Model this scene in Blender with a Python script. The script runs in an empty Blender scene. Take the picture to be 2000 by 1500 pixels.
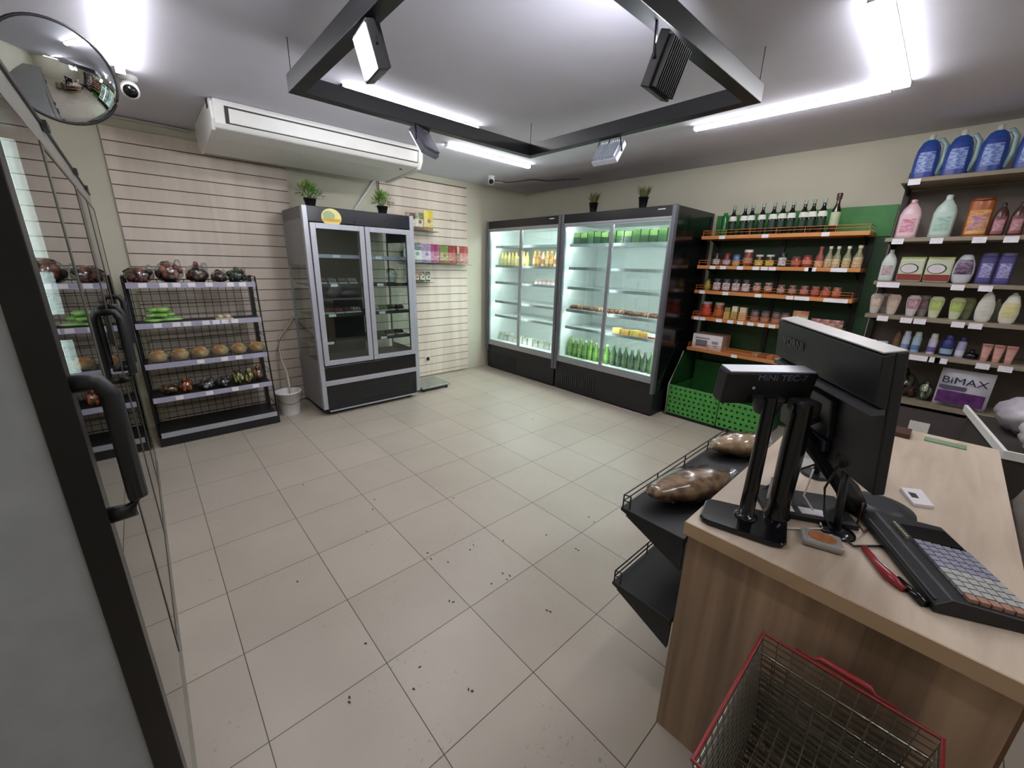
import bpy, math, random
from mathutils import Vector, Matrix
random.seed(7)
S = bpy.context.scene
COL = S.collection

# ------------------------------------------------------------------ camera, world, exposure
F_PX, PITCH, YAW, ROLL, CAM_H = 777.6, -0.28488, 0.746528, 0.025546, 1.6735
def make_camera():
    cy, sy, cp, sp = math.cos(YAW), math.sin(YAW), math.cos(PITCH), math.sin(PITCH)
    f = Vector((cp*sy, cp*cy, sp)); rt = Vector((cy, -sy, 0)); up = rt.cross(f)
    c, s = math.cos(ROLL), math.sin(ROLL)
    r2 = c*rt + s*up; u2 = -s*rt + c*up
    cam = bpy.data.cameras.new('camera'); o = bpy.data.objects.new('camera', cam); COL.objects.link(o)
    m = Matrix.Identity(4)
    for i in range(3):
        m[i][0] = r2[i]; m[i][1] = u2[i]; m[i][2] = -f[i]
    m[2][3] = CAM_H
    o.matrix_world = m
    cam.sensor_width = 36; cam.sensor_fit = 'HORIZONTAL'
    cam.lens = F_PX/2000*36; cam.shift_y = -5/2000; cam.clip_start = 0.01; cam.clip_end = 60
    S.camera = o
make_camera()
W = bpy.data.worlds.new('world'); S.world = W; W.use_nodes = True
W.node_tree.nodes['Background'].inputs[0].default_value = (0.75, 0.85, 1, 1)
W.node_tree.nodes['Background'].inputs[1].default_value = 0.3
S.view_settings.view_transform = 'Standard'; S.view_settings.look = 'None'
S.view_settings.gamma = 1; S.view_settings.use_curve_mapping = False
S.view_settings.exposure = 1.55
S.cycles.use_denoising = True
S.cycles.max_bounces = 10; S.cycles.transparent_max_bounces = 24; S.cycles.glossy_bounces = 5
S.cycles.caustics_reflective = False; S.cycles.caustics_refractive = False
S.cycles.sample_clamp_indirect = 6
TUBE_POWER = 17.0      # emission of the ceiling tubes
FLOOD_POWER = 34.0     # emission of the LED floodlights
FRIDGE_POWER = 16     # emission of the fridge strips

# ------------------------------------------------------------------ materials
def lin(h):
    h = h.lstrip('#'); out = []
    for i in (0, 2, 4):
        c = int(h[i:i+2], 16)/255
        out.append(c/12.92 if c <= 0.04045 else ((c+0.055)/1.055)**2.4)
    return (*out, 1)
_m = {}
def nodes_of(name):
    m = bpy.data.materials.new(name); m.use_nodes = True
    nt = m.node_tree; return m, nt, nt.nodes['Principled BSDF']
def mat(name, col, rough=.5, metal=0, var=.08, scale=12, bump=0, spec=None, alpha=None, stretch=(1, 1, 1), coat=0):
    if name in _m: return _m[name]
    m, nt, b = nodes_of(name)
    tc = nt.nodes.new('ShaderNodeTexCoord'); mp = nt.nodes.new('ShaderNodeMapping')
    mp.inputs['Scale'].default_value = stretch
    nt.links.new(tc.outputs['Object'], mp.inputs[0])
    n = nt.nodes.new('ShaderNodeTexNoise'); n.inputs['Scale'].default_value = scale; n.inputs['Detail'].default_value = 4
    nt.links.new(mp.outputs[0], n.inputs['Vector'])
    c = lin(col); r = nt.nodes.new('ShaderNodeValToRGB')
    r.color_ramp.elements[0].position = .3; r.color_ramp.elements[1].position = .7
    r.color_ramp.elements[0].color = tuple(max(0, x*(1-var)) for x in c[:3]) + (1,)
    r.color_ramp.elements[1].color = tuple(min(1, x*(1+var)) for x in c[:3]) + (1,)
    nt.links.new(n.outputs[0], r.inputs[0]); nt.links.new(r.outputs[0], b.inputs['Base Color'])
    b.inputs['Roughness'].default_value = rough; b.inputs['Metallic'].default_value = metal
    if spec is not None: b.inputs['Specular IOR Level'].default_value = spec
    if coat: b.inputs['Coat Weight'].default_value = coat
    if alpha is not None: b.inputs['Alpha'].default_value = alpha
    if bump:
        bp = nt.nodes.new('ShaderNodeBump'); bp.inputs['Strength'].default_value = bump; bp.inputs['Distance'].default_value = .004
        nt.links.new(n.outputs[0], bp.inputs['Height']); nt.links.new(bp.outputs[0], b.inputs['Normal'])
    _m[name] = m; return m
def emit(name, col, strength):
    if name in _m: return _m[name]
    m, nt, b = nodes_of(name)
    b.inputs['Base Color'].default_value = (.9, .9, .9, 1)
    b.inputs['Emission Color'].default_value = lin(col); b.inputs['Emission Strength'].default_value = strength
    _m[name] = m; return m
def glass(name, tint='#f4f8f6', ior=1.45, rough=0.0, base=0.0):
    if name in _m: return _m[name]
    m = bpy.data.materials.new(name); m.use_nodes = True; nt = m.node_tree
    for n in list(nt.nodes):
        if n.type == 'BSDF_PRINCIPLED': nt.nodes.remove(n)
    out = nt.nodes['Material Output']
    t = nt.nodes.new('ShaderNodeBsdfTransparent'); t.inputs[0].default_value = lin(tint)
    g = nt.nodes.new('ShaderNodeBsdfGlossy'); g.inputs['Roughness'].default_value = rough
    lw = nt.nodes.new('ShaderNodeLayerWeight'); lw.inputs[0].default_value = .5
    pw = nt.nodes.new('ShaderNodeMath'); pw.operation = 'POWER'; pw.inputs[1].default_value = 5
    nt.links.new(lw.outputs['Facing'], pw.inputs[0])
    f0 = ((ior-1)/(ior+1))**2
    fr = nt.nodes.new('ShaderNodeMath'); fr.operation = 'MULTIPLY_ADD'; fr.inputs[1].default_value = 1-f0; fr.inputs[2].default_value = f0
    nt.links.new(pw.outputs[0], fr.inputs[0])
    mx = nt.nodes.new('ShaderNodeMixShader')
    nz = nt.nodes.new('ShaderNodeTexNoise'); nz.inputs['Scale'].default_value = 3
    ad = nt.nodes.new('ShaderNodeMath'); ad.operation = 'MULTIPLY_ADD'
    nt.links.new(nz.outputs[0], ad.inputs[0]); ad.inputs[1].default_value = .02; nt.links.new(fr.outputs[0], ad.inputs[2])
    a2 = nt.nodes.new('ShaderNodeMath'); a2.operation = 'ADD'; a2.use_clamp = True
    nt.links.new(ad.outputs[0], a2.inputs[0]); a2.inputs[1].default_value = base
    nt.links.new(a2.outputs[0], mx.inputs[0]); nt.links.new(t.outputs[0], mx.inputs[1]); nt.links.new(g.outputs[0], mx.inputs[2])
    nt.links.new(mx.outputs[0], out.inputs[0])
    _m[name] = m; return m
def wood(name, c1, c2, stretch=(30, 30, 1.2), rough=.5, scale=1.0):
    if name in _m: return _m[name]
    m, nt, b = nodes_of(name)
    tc = nt.nodes.new('ShaderNodeTexCoord'); mp = nt.nodes.new('ShaderNodeMapping')
    mp.inputs['Scale'].default_value = stretch
    n = nt.nodes.new('ShaderNodeTexNoise'); n.inputs['Scale'].default_value = scale; n.inputs['Detail'].default_value = 8; n.inputs['Distortion'].default_value = .6
    mp2 = nt.nodes.new('ShaderNodeMapping'); mp2.inputs['Scale'].default_value = tuple(s*.13+.05 for s in stretch)
    n2 = nt.nodes.new('ShaderNodeTexNoise'); n2.inputs['Scale'].default_value = scale*1.5
    nt.links.new(tc.outputs['Object'], mp.inputs[0]); nt.links.new(mp.outputs[0], n.inputs['Vector'])
    nt.links.new(tc.outputs['Object'], mp2.inputs[0]); nt.links.new(mp2.outputs[0], n2.inputs['Vector'])
    ad = nt.nodes.new('ShaderNodeMath'); ad.operation = 'MULTIPLY_ADD'; ad.inputs[1].default_value = .6
    nt.links.new(n2.outputs[0], ad.inputs[0])
    ml = nt.nodes.new('ShaderNodeMath'); ml.operation = 'MULTIPLY'; ml.inputs[1].default_value = .5
    nt.links.new(n.outputs[0], ml.inputs[0]); nt.links.new(ml.outputs[0], ad.inputs[2])
    r = nt.nodes.new('ShaderNodeValToRGB'); r.color_ramp.elements[0].position = .4; r.color_ramp.elements[1].position = .68
    r.color_ramp.elements[0].color = lin(c1); r.color_ramp.elements[1].color = lin(c2)
    nt.links.new(ad.outputs[0], r.inputs[0]); nt.links.new(r.outputs[0], b.inputs['Base Color'])
    b.inputs['Roughness'].default_value = rough
    _m[name] = m; return m
def floor_mat():
    m, nt, b = nodes_of('floor_tiles'); L = nt.links.new
    tc = nt.nodes.new('ShaderNodeTexCoord'); mp = nt.nodes.new('ShaderNodeMapping')
    mp.inputs['Location'].default_value = (-.065+4.5, -2.6616+9.0, 0)
    L(tc.outputs['Object'], mp.inputs[0])
    br = nt.nodes.new('ShaderNodeTexBrick'); br.offset = 0; br.squash = 1
    br.inputs['Color1'].default_value = lin('#b8ae9f'); br.inputs['Color2'].default_value = lin('#b0a697'); br.inputs['Mortar'].default_value = lin('#54473d')
    br.inputs['Scale'].default_value = 1; br.inputs['Mortar Size'].default_value = .0022; br.inputs['Mortar Smooth'].default_value = .3
    br.inputs['Brick Width'].default_value = .45; br.inputs['Row Height'].default_value = .45; br.inputs['Bias'].default_value = 0
    L(mp.outputs[0], br.inputs['Vector'])
    n = nt.nodes.new('ShaderNodeTexNoise'); n.inputs['Scale'].default_value = 2.2; n.inputs['Detail'].default_value = 6
    L(tc.outputs['Object'], n.inputs['Vector'])
    r = nt.nodes.new('ShaderNodeValToRGB'); r.color_ramp.elements[0].position = .3; r.color_ramp.elements[1].position = .7
    r.color_ramp.elements[0].color = (.9, .9, .9, 1); r.color_ramp.elements[1].color = (1, 1, 1, 1)
    L(n.outputs[0], r.inputs[0])
    mx = nt.nodes.new('ShaderNodeMix'); mx.data_type = 'RGBA'; mx.blend_type = 'MULTIPLY'; mx.inputs[0].default_value = 1
    L(br.outputs['Color'], mx.inputs[6]); L(r.outputs[0], mx.inputs[7])
    # scuffs and dirt concentrated in patches
    n2 = nt.nodes.new('ShaderNodeTexNoise'); n2.inputs['Scale'].default_value = 55; n2.inputs['Detail'].default_value = 3
    n3 = nt.nodes.new('ShaderNodeTexNoise'); n3.inputs['Scale'].default_value = 2.6
    L(tc.outputs['Object'], n2.inputs['Vector']); L(tc.outputs['Object'], n3.inputs['Vector'])
    r2 = nt.nodes.new('ShaderNodeValToRGB'); r2.color_ramp.elements[0].position = .62; r2.color_ramp.elements[1].position = .72
    L(n2.outputs[0], r2.inputs[0])
    r3 = nt.nodes.new('ShaderNodeValToRGB'); r3.color_ramp.elements[0].position = .5; r3.color_ramp.elements[1].position = .62
    r3.color_ramp.elements[1].color = (.45, .45, .45, 1)
    L(n3.outputs[0], r3.inputs[0])
    ml = nt.nodes.new('ShaderNodeMath'); ml.operation = 'MULTIPLY'; L(r2.outputs[0], ml.inputs[0]); L(r3.outputs[0], ml.inputs[1])
    mx2 = nt.nodes.new('ShaderNodeMix'); mx2.data_type = 'RGBA'
    L(ml.outputs[0], mx2.inputs[0]); L(mx.outputs[2], mx2.inputs[6]); mx2.inputs[7].default_value = lin('#5a5048')
    L(mx2.outputs[2], b.inputs['Base Color'])
    b.inputs['Roughness'].default_value = .38
    bp = nt.nodes.new('ShaderNodeBump'); bp.inputs['Strength'].default_value = .25; bp.inputs['Distance'].default_value = .002; bp.invert = True
    L(br.outputs['Fac'], bp.inputs['Height']); L(bp.outputs[0], b.inputs['Normal'])
    return m
def bread_mat(name, c1, c2, scale=30):
    if name in _m: return _m[name]
    m, nt, b = nodes_of(name); L = nt.links.new
    tc = nt.nodes.new('ShaderNodeTexCoord')
    n = nt.nodes.new('ShaderNodeTexNoise'); n.inputs['Scale'].default_value = scale; n.inputs['Detail'].default_value = 5
    L(tc.outputs['Object'], n.inputs['Vector'])
    r = nt.nodes.new('ShaderNodeValToRGB'); r.color_ramp.elements[0].position = .38; r.color_ramp.elements[1].position = .62
    r.color_ramp.elements[0].color = lin(c1); r.color_ramp.elements[1].color = lin(c2)
    L(n.outputs[0], r.inputs[0]); L(r.outputs[0], b.inputs['Base Color'])
    bp = nt.nodes.new('ShaderNodeBump'); bp.inputs['Strength'].default_value = .5; bp.inputs['Distance'].default_value = .006
    L(n.outputs[0], bp.inputs['Height']); L(bp.outputs[0], b.inputs['Normal'])
    b.inputs['Roughness'].default_value = .45; b.inputs['Coat Weight'].default_value = .4; b.inputs['Coat Roughness'].default_value = .15
    _m[name] = m; return m

WALL = mat('wall_paint', '#cdc9b6', .85, var=.03, scale=2)
CEIL = mat('ceiling_paint', '#d2d0dc', .9, var=.05, scale=1.3)
SLAT = wood('slatwall_wood', '#cbbcae', '#e8dccd', (6, 6, .4), .5, 1.2)
GROOVE = mat('groove', '#5b4a3e', .8)
BLACK = mat('black_paint', '#17171a', .42)
BLACKG = mat('black_gloss', '#0c0c10', .16)
MATTE = mat('black_plastic', '#121215', .5, bump=.1, scale=200)
DARK = mat('dark_grey', '#2a2b2d', .5)
ALU = mat('aluminium', '#a9abb3', .38, .75, var=.04)
SILVER = mat('silver_paint', '#b0b2ba', .4, .35, var=.04)
WHITE = mat('white_plastic', '#e2e1dd', .4, var=.02)
PAPER = mat('paper', '#e9e6ea', .7, var=.03)
LILAC = mat('price_rail', '#a9a6bb', .35, var=.05)
TAG = mat('price_tag', '#ece8ee', .6, var=.06, scale=60)
GLASS = glass('clear_glass')
FGLASS = glass('fridge_glass', '#eef6f4', 1.5, base=.03)
LGLASS = glass('grazing_glass', '#cfd8d4', 1.55, base=.12)
PLASTIC = glass('plastic_film', '#ecf0f0', 1.5, .18, .12)
FWHITE = mat('fridge_liner', '#dfe6e4', .5, var=.02)
TUBE = emit('led_tube', '#f8f7fb', TUBE_POWER)
FLOOD = emit('led_flood', '#f4f6ff', FLOOD_POWER)
FLOOD2 = emit('led_flood_dim', '#f4f6ff', 10)
FLED = emit('fridge_led', '#f6fbf8', FRIDGE_POWER)
SIDE_GLOW = emit('side_fridge_led', '#f2fbff', 3.0)
ORANGE = wood('orange_wood', '#b9713c', '#d39256', (1.2, 1.2, 14), .45)
BEIGEW = wood('beige_shelf_wood', '#7d7362', '#968a76', (1.2, 2, 14), .55)
COUNTW = wood('counter_wood', '#a3927f', '#cabaa6', (2.2, 16, 2.2), .42, 1.0)
ENDW = wood('counter_end_wood', '#7a624e', '#b1947a', (22, 22, .8), .5, 1.0)
GREENP = mat('green_panel', '#3f8a45', .5)
GREENB = mat('green_bin', '#4c9a45', .45)
RED = mat('red_coat', '#8e2a2a', .4)
WIREO = mat('orange_wire', '#c06a2a', .4)
CHROME = mat('chrome_wire', '#a9a59a', .25, .9)
def PR(a, b, scale=45, r=.35, lo=.42, hi=.6, st=(1, 1, 1)):
    scale = scale*.42; st = (1, 1, 2.2)
    """busy two-colour print"""
    name = 'print_%s_%s_%d' % (a.strip('#'), b.strip('#'), scale)
    m = mat(name, a, r, scale=scale, stretch=st)
    for n in m.node_tree.nodes:
        if n.type == 'VALTORGB':
            n.color_ramp.elements[0].position = lo; n.color_ramp.elements[1].position = hi
            n.color_ramp.elements[0].color = lin(a); n.color_ramp.elements[1].color = lin(b)
    return m
def mixh(a, b, t):
    a = a.strip('#'); b = b.strip('#')
    return '#'+''.join('%02x' % int(int(a[i:i+2], 16)*(1-t)+int(b[i:i+2], 16)*t) for i in (0, 2, 4))
def C(h, r=.45, **k): return mat('col_'+h.strip('#')+('' if r == .45 else '_%d' % (r*100)), h, r, **k)

# ------------------------------------------------------------------ mesh builder
class MB:
    def __init__(s): s.v = []; s.f = []; s.mi = []; s.sm = []
    def add(s, vs, fs, m=0, smooth=False, M=None):
        o = len(s.v)
        s.v += [tuple(M @ Vector(p)) if M else tuple(p) for p in vs]
        for f in fs: s.f.append(tuple(i+o for i in f)); s.mi.append(m); s.sm.append(smooth)
        return s
    def box(s, x0, x1, y0, y1, z0, z1, m=0, M=None):
        vs = [(x, y, z) for z in (z0, z1) for y in (y0, y1) for x in (x0, x1)]
        return s.add(vs, [(0, 2, 3, 1), (4, 5, 7, 6), (0, 1, 5, 4), (2, 6, 7, 3), (0, 4, 6, 2), (1, 3, 7, 5)], m, M=M)
    def lathe(s, prof, c=(0, 0, 0), n=16, m=0, M=None, sx=1, sy=1, smooth=True):
        vs = []; fs = []
        for r, z in prof:
            for i in range(n):
                a = 2*math.pi*i/n; vs.append((c[0]+r*sx*math.cos(a), c[1]+r*sy*math.sin(a), c[2]+z))
        for k in range(len(prof)-1):
            for i in range(n):
                j = (i+1) % n; fs.append((k*n+i, k*n+j, (k+1)*n+j, (k+1)*n+i))
        s.add(vs, fs, m, smooth, M)
        s.add(vs[:n], [tuple(range(n))[::-1]], m, False, M); s.add(vs[-n:], [tuple(range(n))], m, False, M)
        return s
    def tube(s, pts, r, n=6, m=0, closed=False, M=None):
        pts = [Vector(p) for p in pts]; N = len(pts); rings = []
        for i, p in enumerate(pts):
            if closed: t = (pts[(i+1) % N]-pts[i-1])
            else: t = pts[min(i+1, N-1)]-pts[max(i-1, 0)]
            t = t.normalized(); a = Vector((0, 0, 1)) if abs(t.z) < .9 else Vector((1, 0, 0))
            u = t.cross(a).normalized(); w = t.cross(u)
            rr = r[i] if isinstance(r, (list, tuple)) else r
            rings.append([p+rr*(math.cos(2*math.pi*k/n+math.pi/4)*u+math.sin(2*math.pi*k/n+math.pi/4)*w) for k in range(n)])
        vs = [q for ring in rings for q in ring]; fs = []
        for i in range(N if closed else N-1):
            a = i*n; b = ((i+1) % N)*n
            for k in range(n): l = (k+1) % n; fs.append((a+k, a+l, b+l, b+k))
        if not closed: fs += [tuple(range(n))[::-1], tuple(range((N-1)*n, N*n))]
        return s.add(vs, fs, m, n > 5, M)
    def ell(s, c, rx, ry, rz, n=14, k=8, m=0, M=None, jit=0):
        prof = []; vs = []; fs = []
        for j in range(1, k):
            a = math.pi*j/k
            for i in range(n):
                b = 2*math.pi*i/n; q = 1+random.uniform(-jit, jit)
                vs.append((c[0]+rx*math.sin(a)*math.cos(b)*q, c[1]+ry*math.sin(a)*math.sin(b)*q, c[2]-rz*math.cos(a)*q))
        for j in range(k-2):
            for i in range(n): l = (i+1) % n; fs.append((j*n+i, j*n+l, (j+1)*n+l, (j+1)*n+i))
        b0 = len(vs); vs += [(c[0], c[1], c[2]-rz), (c[0], c[1], c[2]+rz)]
        for i in range(n): l = (i+1) % n; fs += [(b0, l, i), ((k-2)*n+i, (k-2)*n+l, b0+1)]
        return s.add(vs, fs, m, True, M)
    def prism(s, poly, a0, a1, axis='y', m=0, M=None):
        n = len(poly)
        def P(p, a): return {'y': (p[0], a, p[1]), 'x': (a, p[0], p[1]), 'z': (p[0], p[1], a)}[axis]
        vs = [P(p, a0) for p in poly]+[P(p, a1) for p in poly]
        fs = [tuple(range(n)), tuple(range(n, 2*n))[::-1]]+[(i, i+n, (i+1) % n+n, (i+1) % n) for i in range(n)]
        return s.add(vs, fs, m, False, M)
    def mesh(s, name, mats):
        me = bpy.data.meshes.new(name); me.from_pydata(s.v, [], s.f)
        for m in mats: me.materials.append(m)
        for p, mi, sm in zip(me.polygons, s.mi, s.sm): p.material_index = mi; p.use_smooth = sm
        import bmesh
        bm = bmesh.new(); bm.from_mesh(me); bmesh.ops.recalc_face_normals(bm, faces=bm.faces); bm.to_mesh(me); bm.free()
        me.update(); return me

def props(o, label=None, cat=None, group=None, kind=None):
    if label: o['label'] = label
    if cat: o['category'] = cat
    if group: o['group'] = group
    if kind: o['kind'] = kind
    return o
def thing(name, label, cat, loc=(0, 0, 0), rz=0, group=None, M=None):
    o = bpy.data.objects.new(name, None); COL.objects.link(o); o.empty_display_size = .05
    if M is not None: o.matrix_world = M
    else: o.location = loc; o.rotation_euler = (0, 0, rz)
    return props(o, label, cat, group)
def part(name, me, parent, mats=None, bevel=0, label=None, world=True, kind=None):
    """world=True: the mesh is authored in room coordinates, moved under its parent."""
    if isinstance(me, MB): me = me.mesh(name, mats if isinstance(mats, (list, tuple)) else [mats])
    o = bpy.data.objects.new(name, me); COL.objects.link(o)
    if parent is not None:
        o.parent = parent
        if world:
            off = Vector((0, 0, 0)); p = parent
            while p is not None: off += p.location; p = p.parent
            o.location = -off if parent.type == 'EMPTY' and parent.parent is None else (0, 0, 0)
    if bevel:
        b = o.modifiers.new('bevel', 'BEVEL'); b.width = bevel; b.segments = 2; b.limit_method = 'ANGLE'; b.angle_limit = .6
    if label: o['label'] = label
    if kind: o['kind'] = kind
    return o
def solo(name, mb, mats, label, cat, group=None, bevel=0, kind=None, loc=None, rz=0):
    me = mb if isinstance(mb, bpy.types.Mesh) else mb.mesh(name, mats if isinstance(mats, (list, tuple)) else [mats])
    o = bpy.data.objects.new(name, me); COL.objects.link(o)
    if loc: o.location = loc; o.rotation_euler = (0, 0, rz)
    if bevel:
        b = o.modifiers.new('bevel', 'BEVEL'); b.width = bevel; b.segments = 2; b.limit_method = 'ANGLE'; b.angle_limit = .6
    return props(o, label, cat, group, kind)
def struct(name, mb, m):
    me = mb.mesh(name, m if isinstance(m, list) else [m]); o = bpy.data.objects.new(name, me); COL.objects.link(o); o['kind'] = 'structure'; return o
def item(name, label, cat, group, parts, loc, rz=0, rx=0, ry=0):
    """a thing whose parts are ready meshes in local coordinates (copies share mesh data)"""
    t = thing(name, label, cat, loc, rz, group); t.rotation_euler = (rx, ry, rz)
    made = {}
    for pn, me in parts:
        if '>' in pn:
            a, b = pn.split('>'); o = part(b, me, made[a], world=False)
        else:
            o = part(pn, me, t, world=False); made[pn] = o
    return t
def text(name, s, size, m, parent, M, world=True, sx=1):
    cu = bpy.data.curves.new('t', 'FONT'); cu.body = s; cu.size = size; cu.extrude = .0004; cu.resolution_u = 6; cu.align_x = 'CENTER'; cu.align_y = 'CENTER'
    tmp = bpy.data.objects.new('t', cu); COL.objects.link(tmp)
    me = bpy.data.meshes.new_from_object(tmp.evaluated_get(bpy.context.evaluated_depsgraph_get()))
    bpy.data.objects.remove(tmp); bpy.data.curves.remove(cu)
    me.materials.clear(); me.materials.append(m); me.transform(Matrix.Diagonal((sx, 1, 1, 1))); me.transform(M)
    return part(name, me, parent, world=world)
ORD = ['first', 'second', 'third', 'fourth', 'fifth', 'sixth', 'seventh', 'eighth', 'ninth', 'tenth', 'eleventh', 'twelfth',
       'thirteenth', 'fourteenth', 'fifteenth', 'sixteenth', 'seventeenth', 'eighteenth', 'nineteenth', 'twentieth']
_c = {}
def cached(key, fn):
    if key not in _c: _c[key] = fn()
    return _c[key]
R90 = -math.pi/2      # local front (-Y) looks towards -X (things along the right wall)

# ------------------------------------------------------------------ room shell
XL, XR, YF, YB, ZC = -.9, 5.1, -2.4, 5.21, 2.82
struct('floor', MB().box(XL-.1, XR+.1, YF-.1, YB+.2, -.1, 0), floor_mat())
struct('ceiling', MB().box(XL-.1, XR+.1, YF-.1, YB+.2, ZC, ZC+.1), CEIL)
struct('wall_back', MB().box(XL-.1, 4.09, YB, YB+.2, 0, ZC).box(4.09, XR+.1, YB+.05, YB+.2, 0, ZC), WALL)
struct('wall_right', MB().box(XR, XR+.1, YF-.1, YB+.2, 0, ZC), WALL)
struct('wall_left', MB().box(XL-.1, XL, YF-.1, YB, 0, ZC), WALL)
struct('wall_front', MB().box(XL, XR, YF-.1, YF, 0, ZC), WALL)

def slat(x0, x1, z0, z1, label):
    t = thing('slatwall_panel', label, 'wall panel', ((x0+x1)/2, YB-.01, z0), group='wood slat panels on the back wall')
    b = MB(); b.box(x0, x1, YB-.012, YB-.001, z0, z1)
    part('backing', b, t, GROOVE)
    m = MB(); g = 2.612
    while g > z0: g -= .1155
    while g < z1:
        a, c = max(z0, g+.004), min(z1, g+.1155-.004)
        if c-a > .01: m.box(x0, x1, YB-.024, YB-.012, a, c)
        g += .1155
    part('slats', m, t, SLAT)
    return t
slat(-.02, 1.39, .02, 2.727, 'tall wood slat panel behind the black bread shelf')
slat(1.395, 2.44, .02, 2.1, 'wood slat panel hidden behind the silver glass-door cooler')
slat(2.445, 3.80, .02, 2.74, 'wood slat panel with hanging snack packs right of the cooler')

# ------------------------------------------------------------------ ceiling lights and frame
def led_tube(x0, y0, x1, y1, label, w=.035):
    t = thing('ceiling_tube_light', label, 'light', ((x0+x1)/2, (y0+y1)/2, ZC-.04), group='linear LED ceiling lights')
    L = math.hypot(x1-x0, y1-y0); a = math.atan2(y1-y0, x1-x0)
    M = Matrix.Translation(((x0+x1)/2, (y0+y1)/2, 0)) @ Matrix.Rotation(a, 4, 'Z')
    part('housing', MB().box(-L/2, L/2, -w*.5, w*.5, ZC-.012, ZC-.001, M=M), t, WHITE)
    prof = [(-w*.5, ZC-.012), (-w*.5, ZC-.024), (-w*.3, ZC-.036), (w*.3, ZC-.036), (w*.5, ZC-.024), (w*.5, ZC-.012)]
    part('diffuser', MB().prism(prof, -L/2+.01, L/2-.01, 'x', M=M), t, TUBE)
    part('end_cap', MB().box(-L/2, -L/2+.01, -w*.52, w*.52, ZC-.037, ZC-.001, M=M), t, WHITE)
    part('end_cap', MB().box(L/2-.01, L/2, -w*.52, w*.52, ZC-.037, ZC-.001, M=M), t, WHITE)
led_tube(.15, 2.75, .15, 3.92, 'LED tube light on the ceiling above the left glass-door fridges', .045)
led_tube(1.25, 3.14, 2.42, 3.14, 'LED tube light showing just over the far bar of the black frame', .05)
led_tube(2.5, 3.76, 3.69, 3.78, 'LED tube light near the ceiling camera, in front of the right fridges', .05)
led_tube(3.72, .56, 3.66, 1.79, 'thin LED tube light running toward the green shelf wall', .045)
led_tube(2.5, .50, 3.72, .52, 'thick bright LED tube light meeting another at a corner', .075)

led_tube(.35, -1.2, 1.55, -1.2, 'LED tube light behind the till, left one', .05)  # two out-of-view tubes added to light the counter end and fridge side
led_tube(2.2, -1.2, 3.4, -1.2, 'LED tube light behind the till, right one', .05)
led_tube(.6, .5, .6, 1.75, 'LED tube light on the ceiling over the nearest fridge door', .05)  # out-of-view tube added to brighten the ceiling nearby

def ceiling_frame():
    x0, x1, y0, y1, z0, z1, w = .80, 2.70, .96, 2.76, 2.56, 2.65, .07
    t = thing('hanging_frame', 'black square frame hung below the ceiling, carrying four floodlights', 'frame', ((x0+x1)/2, (y0+y1)/2, z0))
    for X0, X1, Y0, Y1 in ((x0, x1, y1-w, y1), (x0, x1, y0, y0+w), (x0, x0+w, y0+w, y1-w), (x1-w, x1, y0+w, y1-w)):
        part('beam', MB().box(X0, X1, Y0, Y1, z0, z1), t, BLACK, bevel=.003)
    for x, y in ((x0+.02, y0+.02), (x1-.02, y0+.02), (x0+.02, y1-.02), (x1-.02, y1-.02)):
        part('suspension_wire', MB().tube([(x, y, z1), (x, y, ZC)], .0025), t, DARK)
    return t
ceiling_frame()
def floodlight(loc, nrm, label, body, lit=True, w=.27, h=.21, arm_top=2.56, finned=False, swing=None):
    n = Vector(nrm).normalized(); side = Vector((-n.y, n.x, 0)).normalized() if swing is None else Vector(swing).normalized()
    up = n.cross(side); 
    if up.z < 0 and swing is None: up = -up; side = -side
    M = Matrix(((side.x, up.x, n.x, loc[0]), (side.y, up.y, n.y, loc[1]), (side.z, up.z, n.z, loc[2]), (0, 0, 0, 1)))
    t = thing('floodlight', label, 'floodlight', loc, group='LED floodlights on the hanging frame')
    bm = MB().box(-w/2, w/2, -h/2, h/2, -.035, .004, M=M)
    part('housing', bm, t, body, bevel=.004)
    fm = MB()
    for i in range(11):
        x = -w/2+.015+i*(w-.03)/10
        fm.box(x-.003, x+.003, -h/2+.01, h/2-.01, -.055, -.035, M=M)
    part('cooling_fins', fm, t, body)
    part('light_panel', MB().box(-w/2+.012, w/2-.012, -h/2+.012, h/2-.012, .003, .008, M=M), t, (FLOOD if lit == 1 else FLOOD2) if lit else BLACKG)
    # bracket: two straps from the sides up to the bar
    a = M @ Vector((-w/2-.006, 0, -.015)); b = M @ Vector((w/2+.006, 0, -.015))
    mid = (a+b)/2
    tp = Vector((mid.x, mid.y, arm_top)) if not isinstance(arm_top, tuple) else Vector(arm_top)
    sd = (b-a).normalized()*(w*.42); sd.z = 0
    part('bracket', MB().tube([a, tp-sd, ], .006, 4).tube([b, tp+sd], .006, 4).tube([tp-sd, tp+sd], .006, 4), t, BLACK)
    part('cable', MB().tube([tp+Vector((.0, 0, 0)), tp*.6+mid*.4+Vector((.02, .02, 0)), M @ Vector((0, h*.2, -.05))], .004, 5), t, BLACK)
    return t
GREYM = mat('grey_metal', '#7d7d8c', .4, .3)
WHM = mat('light_metal', '#c9cfdc', .4, .2)
floodlight((.82, 1.78, 2.46), (-1, .12, -.28), 'lit white floodlight facing the left fridges below the left bar', BLACK, arm_top=(.84, 1.79, 2.56), w=.17, h=.16)
floodlight((1.62, 2.72, 2.455), (-.55, 1, -.7), 'grey finned floodlight seen from behind, under the far bar by the air conditioner', GREYM, w=.2, h=.17, arm_top=(1.62, 2.72, 2.56))
floodlight((2.68, 1.92, 2.45), (1, .05, -.75), 'pale finned floodlight seen from behind, under the bar facing the right fridges', WHM, lit=2, w=.2, h=.17, arm_top=(2.67, 1.92, 2.56))
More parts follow.
